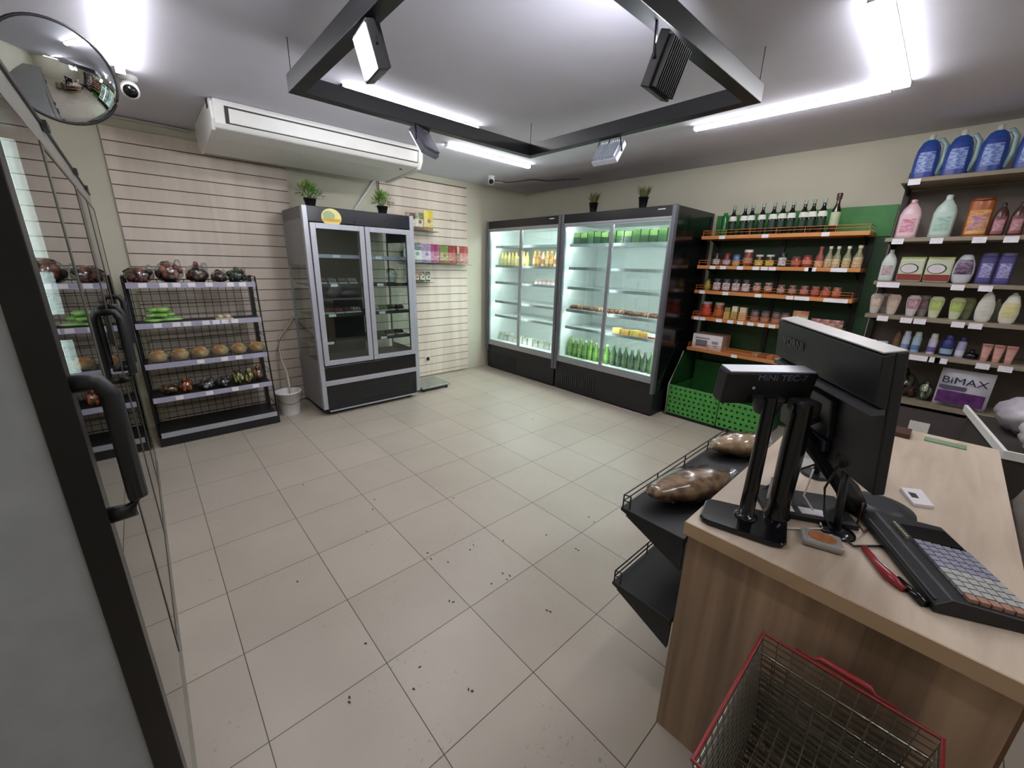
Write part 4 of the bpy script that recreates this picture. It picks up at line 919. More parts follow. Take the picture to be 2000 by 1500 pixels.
for i, y in enumerate((.305, .145)):
    t = thing('hygiene_pack', ['white and red pack with an oval emblem, next to the slim white bottle', 'white and red pack with an oval emblem, right of the other'][i], 'pack', (X_, y, HZ[2]+.001), R90, 'white and red oval packs')
    part('bag', MB().box(-.075, .075, -.03, .03, 0, .18), t, C('#c9cfb4', .35), bevel=.012, world=False)
    part('lower_band', MB().box(-.072, .072, -.032, -.03, .012, .06), t, C('#8a3a34', .35), world=False)
    ov = part('oval_emblem', MB().lathe([(.055, 0), (.055, .003)], n=24, sy=.7, M=Matrix.Translation((-.01, -.03, .105)) @ Matrix.Rotation(math.pi/2, 4, 'X')), t, C('#2f4a3a', .4), world=False)
    part('oval_centre', MB().lathe([(.048, 0), (.048, .004)], n=24, sy=.7, M=Matrix.Translation((-.012, -.031, .104)) @ Matrix.Rotation(math.pi/2, 4, 'X')), ov, C('#e0d6da', .4), world=False)
    part('top_seal', MB().box(-.074, .074, -.004, .004, .178, .195), t, C('#c4cf8a', .35), world=False)
hy(.01, HZ[2], 'cleaner_bottle', 'white curved bottle with a dark oval label', 'bottle', slab_bottle('cv', .12, .07, .22, oval, '#d4d4dc', '#2a2a44', '#3a3050', .3, .03, (.3, .8), lab2='#8a6a80'))
for i, y in enumerate((-.105, -.195)):
    hy(y, HZ[2], 'shampoo_bottle', ['purple shampoo bottle, left of two', 'purple shampoo bottle at the picture edge'][i], 'bottle', slab_bottle('pu', .085, .05, .215, tub, '#4f4a84', '#6a6690', '#5a5590', .9, .08, (.1, .85), lab2='#b4b2d8'))
for i, (y, b, l, l2, lb, dx) in enumerate(((.46, '#c9beb8', '#c49a84', '#d9cdc6', 'pinkish shampoo bottle at the left end of the fourth shelf', 0), (.35, '#cfc0b4', '#d0a888', '#dcd0c4', 'pinkish shampoo bottle second on the fourth shelf', 0),
      (.405, '#b4aaa4', '#a08a80', '#c0b4ac', 'shampoo bottle standing behind the first two pinkish ones', .1),
      (.23, '#d4c9ce', '#9a5a68', '#d0b4bc', 'white tube with a dark pink band on the fourth shelf', 0), (.17, '#b8acb0', '#8f6470', '#bfa8ae', 'white and pink tube half hidden behind its neighbour', .08),
      (.095, '#d2d8b8', '#9ab83c', '#c4d48a', 'lime green and white shampoo, left one', 0), (-.02, '#d0d6b4', '#94b03a', '#c0d084', 'lime green and white shampoo, right one', 0), (-.075, '#b0b898', '#8a9a4a', '#b4be90', 'pale green bottle half behind the lime ones', .08))):
    hy(y, HZ[3], 'shampoo_bottle', lb, 'bottle', slab_bottle('sh%d' % i, .085, .05, .165, [(.55, 0), (.7, .1), (.95, .6), (1, .85), (.9, .95)], b, b, l, .75, .06, (.35, .85), lab2=l2), x=4.72+dx)
for i, y in enumerate((-.165, -.285)):
    hy(y, HZ[3], 'lotion_bottle', ['tall white teardrop lotion bottle, left of two', 'tall white teardrop lotion bottle with a yellow label at the picture edge'][i], 'bottle', slab_bottle('lo%d' % i, .095, .05, .215, oval, '#dedcd0', '#e2e0da', ['#c9c6bc', '#cfc47a'][i], .28, .05, (.2, .7)), x=4.68)
hy(-.225, HZ[3], 'lotion_bottle', 'smaller greenish bottle between the two teardrop bottles', 'bottle', slab_bottle('lg', .06, .04, .17, BP, '#b4bba0', '#c9cdb8', '#a0aa84', .3, .08, (.1, .6)), x=4.82)
for i, y in enumerate((.42, .345)):
    item('cream_tub', ['small white tub at the far left of the fifth shelf', 'small white tub second on the fifth shelf'][i], 'tub', 'small white tubs', jar_parts(.035, .055, '#d6cfcf', '#e0dede', '#8a6a6a', .2, .6), (4.76, y, HZ[4]+.001), R90)
hy(.26, HZ[4], 'lotion_bottle', 'brown bottle between white tubs and spray cans', 'bottle', slab_bottle('br', .06, .05, .17, BP, '#6a4a38', '#4a3428', '#7a5a44', .4, .1, (.1, .55)))
def can(h, r, body, cap, lab): return cached(('can', body, cap, h), lambda: [('body', MB().lathe([(r*.95, 0), (r, .01), (r, h*.72), (r*.75, h*.8)], n=18).mesh('b', [C(body, .25)])), ('cap', MB().lathe([(r*.78, h*.79), (r*.78, h*.93), (r*.6, h)], n=16).mesh('c', [C(cap, .3)])), ('label', MB().lathe([(r*1.02, h*.1), (r*1.02, h*.35)], n=18).mesh('l', [C(lab, .35)]))])
for y, P, lb in ((.205, can(.165, .026, '#b9c4d4', '#cfd4dc', '#7f8fb0'), 'pale blue spray can, leftmost of the cans'), (.14, can(.165, .027, '#a9bcc8', '#bcd0cc', '#5f7fb0'), 'pale green-capped spray can second of the cans'),
                 (.045, can(.165, .026, '#c0bcd0', '#d4dcd0', '#6a5a9a'), 'white spray can third of the cans'), (-.04, can(.165, .036, '#25306e', '#2a2a6a', '#8fa8b8'), 'wide dark blue spray can'), (-.115, can(.16, .026, '#a8a4c4', '#2a2a5a', '#d0cce0'), 'lilac spray can with a dark cap')):
    item('spray_can', lb, 'spray can', 'spray cans on the fifth shelf', P, (4.72, y, HZ[4]+.001), R90)
solo('round_tin', MB().lathe([(.035, 0), (.038, .01), (.038, .035), (.03, .04), (.012, .05), (.012, .07)], n=16), BLACKG, 'small round black tin between spray cans and pink tubes', 'tin', loc=(4.72, -.18, HZ[4]+.001))
for i, y in enumerate((-.245, -.305, -.365)):
    hy(y, HZ[4], 'cream_tube', ['left', 'middle', 'right'][i]+' one of three salmon pink tubes standing on their caps', 'tube', slab_bottle('tb', .058, .035, .13, [(.6, 0), (.65, .12), (.8, .5), (1, .97)], '#c98f84', '#c98f84', '#d6a89c', .98, .03, (.2, .8)), x=4.68)
bag('produce_bag', 'dark red and green mesh bag on the lowest shelf behind the monitor', 'bag', None, (4.80, .15, HZ[5]+.001), (.13, .10, .2), '#4a1f1f', '#3a4a30', seed=40)
bag('produce_bag', 'clear bag of green onions right of the dark red bag', 'bag', None, (4.74, .005, HZ[5]+.001), (.07, .05, .15), '#6f8a5a', '#c9c4b0', seed=41)
# detergent bag
t = thing('detergent_bag', 'white and purple detergent bag lettered BiMAX at the lower right', 'detergent bag', (4.70, -.20, HZ[5]+.001), R90-.12)
t.rotation_euler = (0, 0, R90-.12)
def pillow(w, h, d, m):
    b = MB(); N = 10; vs = []; fs = []
    for s in (-1, 1):
        for k in range(N+1):
            for i in range(N+1):
                u, v = i/N, k/N; q = d*(max(0, math.sin(math.pi*u)*math.sin(math.pi*v)))**.45
                vs.append(((u-.5)*w, s*q, v*h))
        o = len(vs)-(N+1)**2
        for k in range(N):
            for i in range(N): a = o+k*(N+1)+i; fs.append((a, a+1, a+N+2, a+N+1))
    return b.add(vs, fs, m, True)
part('bag', pillow(.29, .30, .045, 0), t, C('#c9c6d0', .3), world=False)
part('purple_band', MB().box(-.13, .13, -.052, -.045, .03, .13), t, mat('purple_print', '#5a3068', .3, var=.5, scale=18), world=False, bevel=.002)
part('grey_band', MB().box(-.13, .02, -.052, -.046, .145, .175), t, C('#5a5468', .35), world=False)
Mt = Matrix.Translation((.0, -.053, .215)) @ Matrix.Rotation(math.pi/2, 4, 'X')
text('lettering', 'BiMAX', .075, C('#1a2038', .4), t, Mt, world=False, sx=1.15)
t = thing('storage_box', 'dark drawer box with a white sticker under the lowest shelf', 'box', (4.70, .1, .30))
part('box', MB().box(4.62, 5.03, -.28, .44, .28, .60), t, C('#4a4442', .5), bevel=.004)
part('sticker', MB().box(4.614, 4.62, -.09, .03, .38, .50), t, C('#d9d4d0', .6))


# ------------------------------------------------------------------ cash counter
CZ = .90
def counter():
    x0, x1, y0, y1 = 1.165, 2.84, -.295, .425
    t = thing('cash_counter', 'light oak cash counter in the right foreground', 'counter', ((x0+x1)/2, (y0+y1)/2, 0))
    part('worktop', MB().box(x0, x1, y0, y1, CZ-.045, CZ), t, COUNTW, bevel=.003)
    part('worktop_edge', MB().box(x0-.003, x0, y0, y1, CZ-.045, CZ-.001), t, wood('edge_wood', '#8f7459', '#b99c7c', (14, 3, 3), .45))
    part('end_panel', MB().box(x0+.02, x0+.045, y0+.015, y1-.01, .0, CZ-.045), t, ENDW)
    part('end_panel_edge', MB().box(x0+.02, x0+.045, y0+.008, y0+.015, .0, CZ-.045), t, C('#6a4a34', .5))
    part('end_panel', MB().box(x1-.045, x1-.02, y0+.015, y1-.01, .0, CZ-.045), t, ENDW)
    part('front_panel', MB().box(x0+.045, x1-.045, y1-.035, y1-.012, .0, CZ-.045), t, ENDW)
    part('inner_shelf', MB().box(x0+.045, x1-.045, y0+.1, y1-.04, .45, .47), t, ENDW)
counter()
def tray_shelf(z, label):
    x0, x1, y0, y1 = 1.19, 2.2, .428, .67
    t = thing('wire_edge_shelf', label, 'shelf', ((x0+x1)/2, y0, z), group='black shelves on the counter side')
    part('shelf_board', MB().prism([(y0, z), (y1, z), (y1, z-.012), (y1-.05, z-.028), (y0, z-.028)], x0, x1, 'x'), t, MATTE, bevel=.002)
    for a in (x0+.005, x1-.02): part('support', MB().prism([(y0, z-.028), (y1-.02, z-.028), (y0, z-.13)], a, a+.015, 'x'), t, BLACK)
    m = MB()
    for h in (.028, .052): m.tube([(x0+.012, y1-.03, z+h), (x0+.005, y1-.006, z+h), (x1-.005, y1-.006, z+h)], .0028, 5)
    for x in lin_(x0+.005, x1-.005, 5): m.tube([(x, y1-.006, z), (x, y1-.006, z+.052)], .0028, 5)
    m.tube([(x0+.012, y1-.03, z), (x0+.012, y1-.03, z+.052)], .0028, 5)
    part('wire_edge', m, t, BLACK)
tray_shelf(.815, 'upper black wire-edged shelf beside the counter, with bread')
tray_shelf(.475, 'lower empty black wire-edged shelf beside the counter')
def loaf(loc, L, r, rz, label, film=True, mt=None, rings=16):
    random.seed(int(L*1000))
    t = thing('bread_loaf', label, 'bread', loc, rz)
    pts = []; rr = []
    for i in range(rings+1):
        u = i/rings; q = math.sin(math.pi*min(max(u, .03), .97))**.45
        pts.append(((u-.5)*L, 0, r*.8)); rr.append(r*q*(1+.05*math.sin(u*19)+random.uniform(-.02, .02)))
    m = MB().tube(pts, rr, 18)
    me = m.mesh('crust', [mt]); 
    for v in me.vertices: v.co.z = r*.8+(v.co.z-r*.8)*.78; v.co.y *= 1.15
    part('crust', me, t, world=False)
    if film:
        f = MB(); P2 = [(x*1.04+.005, 0, r*.85) for x, _, _ in pts]+[(L*.56, 0, r*.9), (L*.62, 0, r*1.1)]; R2 = [q*1.14+.004+random.uniform(-.003, .004) for q in rr]+[r*.25, r*.4]
        f.tube(P2, R2, 22); me = f.mesh('film', [PLASTIC])
        for v in me.vertices: v.co.z = max(.001, r*.8+(v.co.z-r*.8)*.82+random.uniform(-.0015, .0015))
        part('plastic_wrap', me, t, world=False)
    return t
loaf((1.46, .535, .817), .37, .062, math.radians(-22), 'seeded brown loaf in clear plastic at the counter corner', mt=bread_mat('seeded_crust', '#7a4f30', '#c79a6c', 26))
loaf((2.02, .55, .817), .27, .06, math.radians(-35), 'pale flat loaf at the far end of the upper black shelf', mt=bread_mat('pale_crust', '#b88a5c', '#dcb98a', 20))

# ------------------------------------------------------------------ point of sale equipment
def customer_display():
    t = thing('customer_display', 'black pole display with handwritten lettering at the counter corner', 'display', (1.31, .30, CZ))
    cx, cy = 1.315, .30
    ang = math.radians(-40.7)
    Mb = Matrix.Translation((1.285, .305, CZ)) @ Matrix.Rotation(math.radians(-77), 4, 'Z')
    prof = [(-.11, -.05), (-.10, -.068), (-.08, -.075), (.09, -.075), (.115, -.066), (.125, -.045), (.125, .075), (.115, .095), (.09, .105), (-.08, .075), (-.10, .068), (-.11, .05)]
    part('base', MB().prism(prof, 0.001, .018, 'z', M=Mb), t, BLACKG, bevel=.005)
    part('pole', MB().lathe([(.034, .018), (.03, .028), (.022, .03), (.021, .12), (.018, .42)], (cx, cy, CZ), 20), t, BLACKG)
    Mh = Matrix.Translation((1.388, .343, 1.335)) @ Matrix.Rotation(ang, 4, 'Z') @ Matrix.Rotation(math.radians(8), 4, 'X')
    part('display_head', MB().box(-.14, .14, -.028, .028, -.055, .05, M=Mh), t, MATTE, bevel=.006)
    part('top_edge', MB().box(-.132, .132, -.026, .03, .0495, .0535, M=Mh), t, SILVER)  # silver plate stands for the highlight on the head's top face
    part('neck', MB().lathe([(.03, .36), (.04, .39), (.045, .41)], (cx+.03, cy+.015, CZ), 16), t, MATTE)
    part('rear_column', MB().lathe([(.042, .018), (.036, .03), (.033, .06), (.036, .25), (.03, .40)], (1.40, .235, CZ), 22, sy=.9), t, BLACKG)
    part('rear_head', MB().box(-.035, .035, -.03, .03, .365, .41, M=Matrix.Translation((1.41, .235, CZ)) @ Matrix.Rotation(math.radians(-41), 4, 'Z')), t, MATTE, bevel=.01)
    part('screw', MB().ell((0, 0, 0), .005, .003, .005, M=Mh @ Matrix.Translation((-.05, -.029, .0))), t, SILVER)
    text('lettering', 'MiNi TEC-7', .026, C('#6a6a84', .5), t, Mh @ Matrix.Translation((.03, -.0295, .034)) @ Matrix.Rotation(math.pi/2, 4, 'X'), sx=1.2)
customer_display()
def monitor():
    TL, TR, BR = Vector((1.74, .40, 1.512)), Vector((1.355, .068, 1.488)), Vector((1.345, -.022, 1.085))
    ex = (TR-TL); w = ex.length; ex.normalize(); ez = (TR-BR); h = ez.length; ez = (ez-ex*ez.dot(ex)).normalized(); ey = ez.cross(ex)
    # local x along the top edge, z up, -y the side that faces the shop floor
    if ey.dot(Vector((-1, 0, 0))) > 0: ey = -ey
    M = Matrix(((ex.x, ey.x, ez.x, TL.x), (ex.y, ey.y, ez.y, TL.y), (ex.z, ey.z, ez.z, TL.z), (0, 0, 0, 1)))
    t = thing('touch_monitor', 'large black point-of-sale monitor seen from behind on the counter', 'monitor', (1.62, .1, CZ))
    bk = mat('monitor_back', '#15161b', .45, var=.1)
    part('screen_housing', MB().box(0, w, .0, .03, -h, 0, M=M), t, bk, bevel=.004)
    part('screen', MB().box(.012, w-.012, .03, .033, -h+.014, -.012, M=M), t, BLACKG)
    part('back_cover', MB().prism([(.0, 0), (-.028, -.006), (-.034, -.135), (-.006, -.155), (0, -.155)], .0, w, 'x', M=M), t, bk, bevel=.004)
    part('top_edge', MB().box(.004, w-.004, -.026, .028, -.0005, .003, M=M), t, mat('edge_highlight', '#b9b4b0', .35))
    part('cover_lip', MB().box(.0, w, -.036, -.004, -.168, -.152, M=M), t, mat('lip_grey', '#4a4a50', .4))
    part('stand_arm', MB().tube([M @ Vector((w*.5, -.0, -.26)), M @ Vector((w*.5, -.07, -.32)), (1.63, .10, .98), (1.64, .08, .93)], [.03, .03, .035, .04], 10), t, bk)
    part('mount_plate', MB().box(w*.5-.07, w*.5+.07, -.02, 0, -.33, -.2, M=M), t, bk, bevel=.004)
    part('stand_base', MB().lathe([(.10, .001), (.095, .02), (.05, .035)], (1.72, .02, CZ), 28, sx=1.1), t, bk)
    part('logo', MB().add([], []), t, bk) if False else None
    Mtx = M @ Matrix.Translation((w*.22, -.034, -.068)) @ Matrix.Rotation(math.radians(92), 4, 'X')
    text('lettering', 'VÖRNI', .042, C('#55565e', .4), t, Mtx)
    part('speaker', MB().box(w*.3, w*.62, -.022, 0, -h+.03, -h+.07, M=M), t, C('#22203a', .4), bevel=.006)
monitor()
t = thing('second_screen', 'small dark screen tilted behind the monitor stand', 'screen', (1.85, .3, CZ))
Ms = Matrix.Translation((1.88, .24, 1.13)) @ Matrix.Rotation(math.radians(-62), 4, 'Z') @ Matrix.Rotation(math.radians(-20), 4, 'X')
part('panel', MB().box(-.12, .12, -.01, .01, -.07, .09, M=Ms), t, C('#2c322f', .35), bevel=.004)
part('sticker', MB().box(-.09, -.05, -.012, -.01, .02, .03, M=Ms), t, PAPER)
part('support', MB().tube([Ms @ Vector((0, 0, -.05)), (1.86, .22, .96), (1.86, .22, CZ+.01)], .012, 8).lathe([(.05, .001), (.045, .012)], (1.86, .22, CZ), 20), t, BLACK)
# thin pole with foot (scanner holder)
t = thing('round_foot_stand', 'thin black stand with a small round foot beside the card reader', 'stand', (1.47, .085, CZ))
part('foot', MB().lathe([(.045, .001), (.043, .008), (.015, .014)], (1.47, .085, CZ), 22), t, BLACKG)
part('pole', MB().tube([(1.475, .09, .91), (1.49, .10, 1.0), (1.52, .11, 1.10)], .011, 8), t, BLACK)
part('holder', MB().ell((1.525, .115, 1.12), .035, .03, .03, jit=.12), t, MATTE)
solo('cable', MB().tube([(1.56, .13, 1.1), (1.54, .15, 1.0), (1.50, .13, .93), (1.46, .10, .906), (1.42, .04, .906), (1.5, -.03, .906)], .0035, 6), BLACK, 'black cable looping from the monitor past the round foot', 'cable', 'cables on the counter')
solo('cable', MB().tube([(1.60, .16, 1.08), (1.62, .24, 1.0), (1.6, .30, .93), (1.5, .33, .906), (1.46, .3, .906)], .0035, 6), BLACK, 'black cable running left toward the pole display', 'cable', 'cables on the counter')
solo('cable', MB().tube([(1.62, .2, 1.02), (1.56, .2, .94), (1.50, .14, .906), (1.45, .12, .906), (1.40, .16, .906), (1.36, .2, .906)], .003, 6), C('#cfcbc4', .4), 'pale cable looping on the counter beside the black tray', 'cable', 'cables on the counter')
solo('cable', MB().tube([(1.53, .05, 1.0), (1.5, .05, .94), (1.53, .03, .906), (1.62, .02, .906), (1.66, .05, .906)], .003, 6), C('#5a3a2c', .4), 'reddish brown cable beside the monitor base', 'cable', 'cables on the counter')
solo('flat_tray', MB().box(-.13, .13, -.09, .09, 0, .016).box(-.11, -.04, -.07, -.03, .016, .018, 1).box(-.02, .05, -.07, -.03, .016, .018, 1), [MATTE, PAPER], 'flat black tray with two white stickers behind the pole display', 'tray', bevel=.003, loc=(1.545, .2, CZ+.001), rz=math.radians(-60))
t = thing('card_reader', 'small grey payment puck with an orange-brown centre', 'card reader', (1.365, .108, CZ+.001), math.radians(-72))
part('body', MB().box(-.05, .05, -.036, .036, 0, .022), t, C('#8f8b86', .4), bevel=.008, world=False)
part('face', MB().lathe([(.03, .022), (.03, .0235)], n=24, sx=1.15, sy=.85), t, mat('orange_print', '#a0643c', .4, var=.3, scale=60), world=False)
def pens():
    t = thing('red_scissors', 'red plastic scissors lying beside the keyboard', 'scissors', (1.40, -.02, CZ))
    part('handle', MB().tube([(1.43, .018, .908), (1.37, -.015, .910), (1.33, -.045, .910), (1.30, -.075, .908)], [.008, .009, .014, .008], 8), t, C('#8a2328', .3))
    part('blade', MB().tube([(1.42, .005, .907), (1.35, -.045, .907), (1.31, -.08, .907)], [.005, .006, .004], 4), t, C('#6a2a30', .4))
    t = thing('ball_pen', 'black and silver pen next to the red scissors', 'pen', (1.35, -.07, CZ))
    part('barrel', MB().tube([(1.40, -.01, .908), (1.34, -.062, .908)], .0055, 8), t, SILVER)
    part('cap', MB().tube([(1.34, -.062, .908), (1.275, -.115, .909)], [.008, .011], 10), t, BLACKG)
pens()
def keyboard():
    A, B = Vector((1.60, .045, 0)), Vector((1.285, -.12, 0))      # near edge seen from the shop side
    ex = (B-A).normalized(); L = (B-A).length; ey = Vector((-ex.y, ex.x, 0));
    if ey.y > 0: ey = -ey
    # ex runs toward the camera end, ey toward the cashier
    M = Matrix(((ex.x, ey.x, 0, A.x), (ex.y, ey.y, 0, A.y), (0, 0, 1, CZ), (0, 0, 0, 1)))
    t = thing('pos_keyboard', 'black programmable cash register keyboard with pale keys', 'keyboard', (1.45, -.08, CZ))
    Wd = .20
    part('case', MB().prism([(-.0, .002), (0, .022), (.03, .045), (Wd, .03), (Wd, .002)], -.01, L+.02, 'x', M=M), t, MATTE, bevel=.004)
    def top(y): return .045-(y-.03)*.015/(Wd-.03)
    def grid(cols, rows, x0, y0, px, py, name, m):
        b = MB()
        for i in range(cols):
            for k in range(rows):
                xa, ya = x0+i*px, y0+k*py; z = top(ya)
                b.box(xa+.0022, xa+px-.0022, ya+.0022, ya+py-.0022, z-.004, z+.009, M=M)
        part(name, b, t, m)
    grid(5, 6, .13, .06, .0235, .0215, 'violet_grey_keys', C('#8c8c9c', .45))
    grid(4, 6, .13+5*.0235, .06, .0235, .0215, 'pale_keys', C('#a9a9a6', .45))
    grid(7, 1, .05, .045, .0115, .012, 'function_keys', C('#a8a590', .45))
    grid(1, 6, .13+9*.0235, .06, .0235, .0215, 'brown_keys', C('#a07a68', .45))
    part('screen_strip', MB().box(.04, .12, .075, .18, .035, .0425, M=M), t, mat('lcd_black', '#141414', .15))
    part('card_slot', MB().box(.02, L+.005, .004, .010, .024, .03, M=M), t, DARK)
keyboard()
solo('receipt_paper', MB().prism([(0, 0), (.12, -.01), (.135, -.075), (.01, -.06)], 0.001, .012, 'z').prism([(.05, -.015), (.09, -.02), (.085, -.04), (.05, -.035)], .012, .013, 'z', m=1), [C('#d9d4d8', .6), DARK], 'folded white papers lying behind the monitor on the counter', 'paper', loc=(1.86, -.06, CZ), rz=math.radians(25))
solo('card_terminal', MB().ell((0, 0, .03), .075, .06, .03, 18, 8), C('#1f221c', .35), 'dark rounded device lying by the monitor base', 'card terminal', loc=(1.86, -.055, CZ+.001)) if False else None
solo('dark_block', MB().box(2.66, 2.78, .0, .07, CZ+.0005, CZ+.022), C('#4a2f24', .4), 'dark brown block at the far edge of the counter', 'block')
solo('green_strip', MB().box(2.70, 2.76, -.19, -.05, CZ+.0005, CZ+.006), C('#7f9a80', .2), 'thin green strip lying at the far counter edge', 'ruler')
t = thing('round_stand', 'white round stand with a short column behind the display poles', 'stand', (1.98, .28, CZ))
part('base', MB().lathe([(.085, .001), (.08, .01), (.03, .02)], (1.98, .28, CZ), 28), t, WHITE)
part('column', MB().lathe([(.022, .015), (.025, .09), (.03, .10)], (1.98, .28, CZ), 18), t, WHITE)
part('hook', MB().tube([(1.95, .275, .96), (1.945, .27, .98), (1.96, .26, .985)], .003, 5), t, DARK)
solo('leaflet_stand', MB().box(-.002, .002, -.03, .03, 0, .10), PAPER, 'narrow white card standing beside the thick black column', 'card', loc=(1.50, .262, CZ+.001), rz=math.radians(30))
# white crate with plastic bags beyond the counter
t = thing('storage_crate', 'white-edged crate full of clear plastic at the far right', 'crate', (3.3, -.55, 0), math.radians(8))
part('crate_body', MB().box(-.33, .5, -.5, .27, .0, .84), t, C('#3a3632', .6), world=False)
part('rim', MB().box(-.35, .55, .27, .285, .84, .88).box(-.35, -.335, -.5, .27, .84, .88), t, WHITE, world=False)
for i, (x, y, z, r, lb) in enumerate(((3.12, -.47, .845, (.13, .11, .10), 'clear crumpled plastic bag at the near corner of the crate'), (3.52, -.43, .845, (.2, .13, .10), 'lilac-grey plastic bag heap in the crate'), (3.30, -.70, .845, (.16, .1, .16), 'whitish plastic bag heap at the right picture edge'))):
    random.seed(60+i); solo('plastic_bag', blob(*r, .10, 26, 16), mat('bag_film%d' % i, ['#d4ced0', '#b8b0b8', '#e0dce0'][i], .25, alpha=.85, bump=.8, scale=20), lb, 'bag', 'plastic bags in the crate', loc=(x, y, z))
random.seed(66)
b = MB(); b.ell((0, 0, .42), .20, .125, .42, 22, 16, jit=.07)
solo('plastic_sack', b, mat('refuse_film', '#b0a8a2', .3, alpha=.9, bump=.8, scale=20), 'greyish plastic sack standing behind the counter on the right', 'bag', loc=(2.58, -.445, .035))

# ------------------------------------------------------------------ wire shopping baskets
def basket_meshes():
    a0, a1, b0, b1, h = .225, .185, .175, .14, .23
    m = MB()
    def ring(t, r=.0024, n=4):
        a, b = a1+(a0-a1)*t, b1+(b0-b1)*t; z = h*t
        m.tube([(-a, -b, z), (a, -b, z), (a, b, z), (-a, b, z)], r, n, closed=True)
    for k in range(13): ring(k/13)
    for i in range(15):
        u = -1+2*i/14
        for s in (-1, 1): m.tube([(u*a1, s*b1, 0), (u*a0, s*b0, h)], .0018, 4)
        m.tube([(u*a1, -b1, 0), (u*a1, b1, 0)], .0013, 4)
    for i in range(11):
        u = -1+2*i/10
        for s in (-1, 1): m.tube([(s*a1, u*b1, 0), (s*a0, u*b0, h)], .0018, 4)
        m.tube([(-a1, u*b1, 0), (a1, u*b1, 0)], .0013, 4)
    rim = MB().tube([(-a0, -b0, h), (a0, -b0, h), (a0, b0, h), (-a0, b0, h)], .005, 8, closed=True)
    hd = []
    for s in (-1, 1):
        hd.append(MB().tube([(s*(a0+.006), -.10, h+.006), (s*(a0+.004), -.06, h+.008), (s*(a0+.012), -.05, h+.012), (s*(a0+.012), .05, h+.012), (s*(a0+.004), .06, h+.008), (s*(a0+.006), .10, h+.006)], [.003, .003, .009, .009, .003, .003], 8).mesh('handle', [RED]))
    return [('wire_body', m.mesh('wires', [CHROME])), ('rim', rim.mesh('rim', [RED])), ('handle', hd[0]), ('handle', hd[1])]
bk = basket_meshes()
bk_low = [bk[0], ('rim', bk[1][1].copy())]; bk_low[1][1].materials[0] = CHROME
nb = 8; zb = .70-.23
for i in range(nb):
    z = zb-(nb-1-i)*zb/(nb-1)+.003
    item('shopping_basket', 'wire shopping basket with a red rim, %s' % ('topmost of the stack against the counter' if i == nb-1 else '%s from the bottom of the nested stack' % ORD[i]), 'basket', 'stacked wire shopping baskets', bk if i == nb-1 else bk_low, (.90, -.022, z), 0)

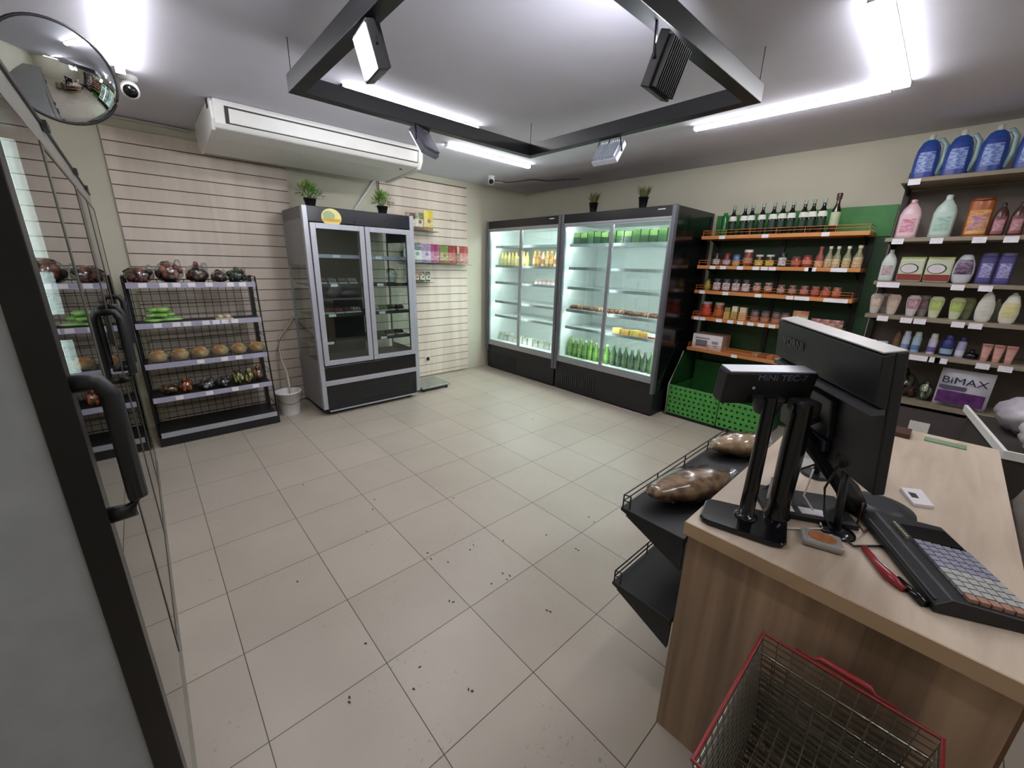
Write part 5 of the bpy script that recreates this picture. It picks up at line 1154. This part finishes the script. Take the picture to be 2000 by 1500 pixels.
# ------------------------------------------------------------------ glass-door fridges along the left
def left_fridges():
    xf, y0, y1, H = -.135, 1.15, 4.15, 2.07
    edges = [1.15, 1.84, 2.82, 3.5, 4.15]
    t = thing('glass_door_fridge', 'long row of glass-door fridges along the left wall, nearest thing on the left', 'fridge', (-.5, 2.6, 0))
    part('side_panel', MB().box(XL+.02, -.187, y0, y0+.03, .0, H), t, C('#9fa4aa', .4))
    part('side_panel', MB().box(XL+.02, xf-.03, y1-.03, y1, .0, H), t, C('#a7adb1', .4))
    part('back_panel', MB().box(XL+.02, XL+.04, y0+.03, y1-.03, .0, H), t, DARK)
    part('top_panel', MB().box(XL+.04, xf-.04, y0+.03, y1-.03, H-.04, H), t, C('#7a7a78', .4))
    part('header', MB().box(xf-.045, xf-.006, y0+.03, y1, 1.975, H), t, C('#77756f', .35))
    part('header_channel', MB().box(xf-.006, xf-.002, y0+.03, y1, 1.97, 1.978).box(xf-.006, xf-.0, y0+.03, y1, 2.058, H), t, BLACK)
    part('plinth', MB().box(XL+.04, xf-.02, y0+.03, y1-.03, .0, .10), t, C('#8a847a', .4))
    part('bottom_rail', MB().box(xf-.03, xf-.004, y0+.03, y1, .10, .135).box(xf-.025, xf+.004, y0+.03, y1, .04, .055), t, C('#857f74', .35))
    part('floor_pan', MB().box(XL+.04, xf-.04, y0+.03, y1-.03, .10, .14), t, DARK)
    for z in (.5, .85, 1.2, 1.55): part('shelf_board', MB().box(XL+.04, -.32, y0+.04, y1-.04, z-.01, z), t, DARK)
    for za, zc in ((1.66, 1.96), (1.50, 1.62), (1.32, 1.42)): part('led_strip', MB().box(-.205, -.178, 1.775, 1.80, za, zc), t, SIDE_GLOW)  # glowing bars put behind the door glass to imitate a bright reflection
    # nearest door: black edge profile turned to the camera
    d = part('near_door_edge', MB().box(-.187, xf, y0-.012, y0+.045, .03, 1.97), t, mat('door_edge_black', '#0b0a0d', .35), bevel=.002)
    for z in (.30, .22): part('hinge_screw', MB().ell((-.16, y0-.013, z), .004, .002, .004), d, SILVER)
    part('near_door_glass', MB().box(xf-.006, xf-.0, y0+.045, edges[1]-.012, .14, 1.97), d, LGLASS)
    def handle(y, z0, z1, out=.052, r=.013, par=None):
        P = [(xf, y, z1), (xf+out*.7, y, z1), (xf+out, y, z1-.03), (xf+out, y, z0+.03), (xf+out*.7, y, z0), (xf, y, z0)]
        part('handle', MB().tube(P, r, 10), par, MATTE)
    handle(y0+.012, 1.115, 1.42, .052, .018, d)
    for i in range(1, 4):
        a, b = edges[i], edges[i+1]
        f = part('door_frame', MB().box(xf-.02, xf+.002, a-.02, a+.02, .12, 1.975).box(xf-.02, xf+.002, b-.04, b-.022, .12, 1.975).box(xf-.02, xf+.002, a+.012, b-.03, .12, .14).box(xf-.02, xf+.002, a+.012, b-.03, 1.962, 1.975), t, C('#4a463e', .35))
        part('door_glass', MB().box(xf-.006, xf, a+.012, b-.03, .14, 1.962), f, LGLASS)
        part('hinge', MB().box(xf-.004, xf+.01, a+.2, a+.28, 2.05, 2.072), f, BLACK)
        handle(a+.05 if i != 1 else a+.75, 1.10, 1.42, .045, .016, f)
left_fridges()

# ------------------------------------------------------------------ scraps on the floor
sp = [(.676, 3.081), (1.008, 2.535), (.946, 2.429), (.815, 2.225), (.36, 2.058), (1.007, 1.797), (.996, 1.738), (1.057, 1.652), (1.455, 2.184), (1.24, 1.377), (1.258, 1.336), (1.228, 1.327), (1.144, 1.36), (.906, 1.412), (.917, 1.394), (1.258, 1.672), (1.216, 1.653), (1.426, 1.584), (1.673, 1.444), (1.717, 1.235), (1.718, 1.216), (1.244, 1.042), (1.251, 1.024), (.613, 1.201), (.547, 1.136), (.34, 1.275), (.332, 1.257), (.714, .986), (.721, .972), (.484, 1.462), (2.041, 1.382), (2.021, 1.324), (3.037, 2.925), (3.224, 3.988)]
random.seed(3)
protos = []
for k in range(4):
    vs = [(.0075*math.cos(a)*random.uniform(.5, 1.2), .004*math.sin(a)*random.uniform(.6, 1.3), random.uniform(.0006, .003)) for a in [i*math.pi/4 for i in range(8)]]
    lo = [(x, y, .0002) for x, y, z in vs]
    m = MB().add(vs+lo, [tuple(range(8)), tuple(range(8, 16))[::-1]]+[(i, (i+1) % 8, (i+1) % 8+8, i+8) for i in range(8)])
    protos.append(m.mesh('scrap', [C('#3d352c', .8)]))
for i, (x, y) in enumerate(sp):
    solo('leaf_scrap', protos[i % 4], None, 'tiny dark scrap of dry leaf lying on the floor tiles', 'leaf scrap', 'dark leaf scraps on the floor', loc=(x, y, .0004), rz=random.uniform(0, 3.1))
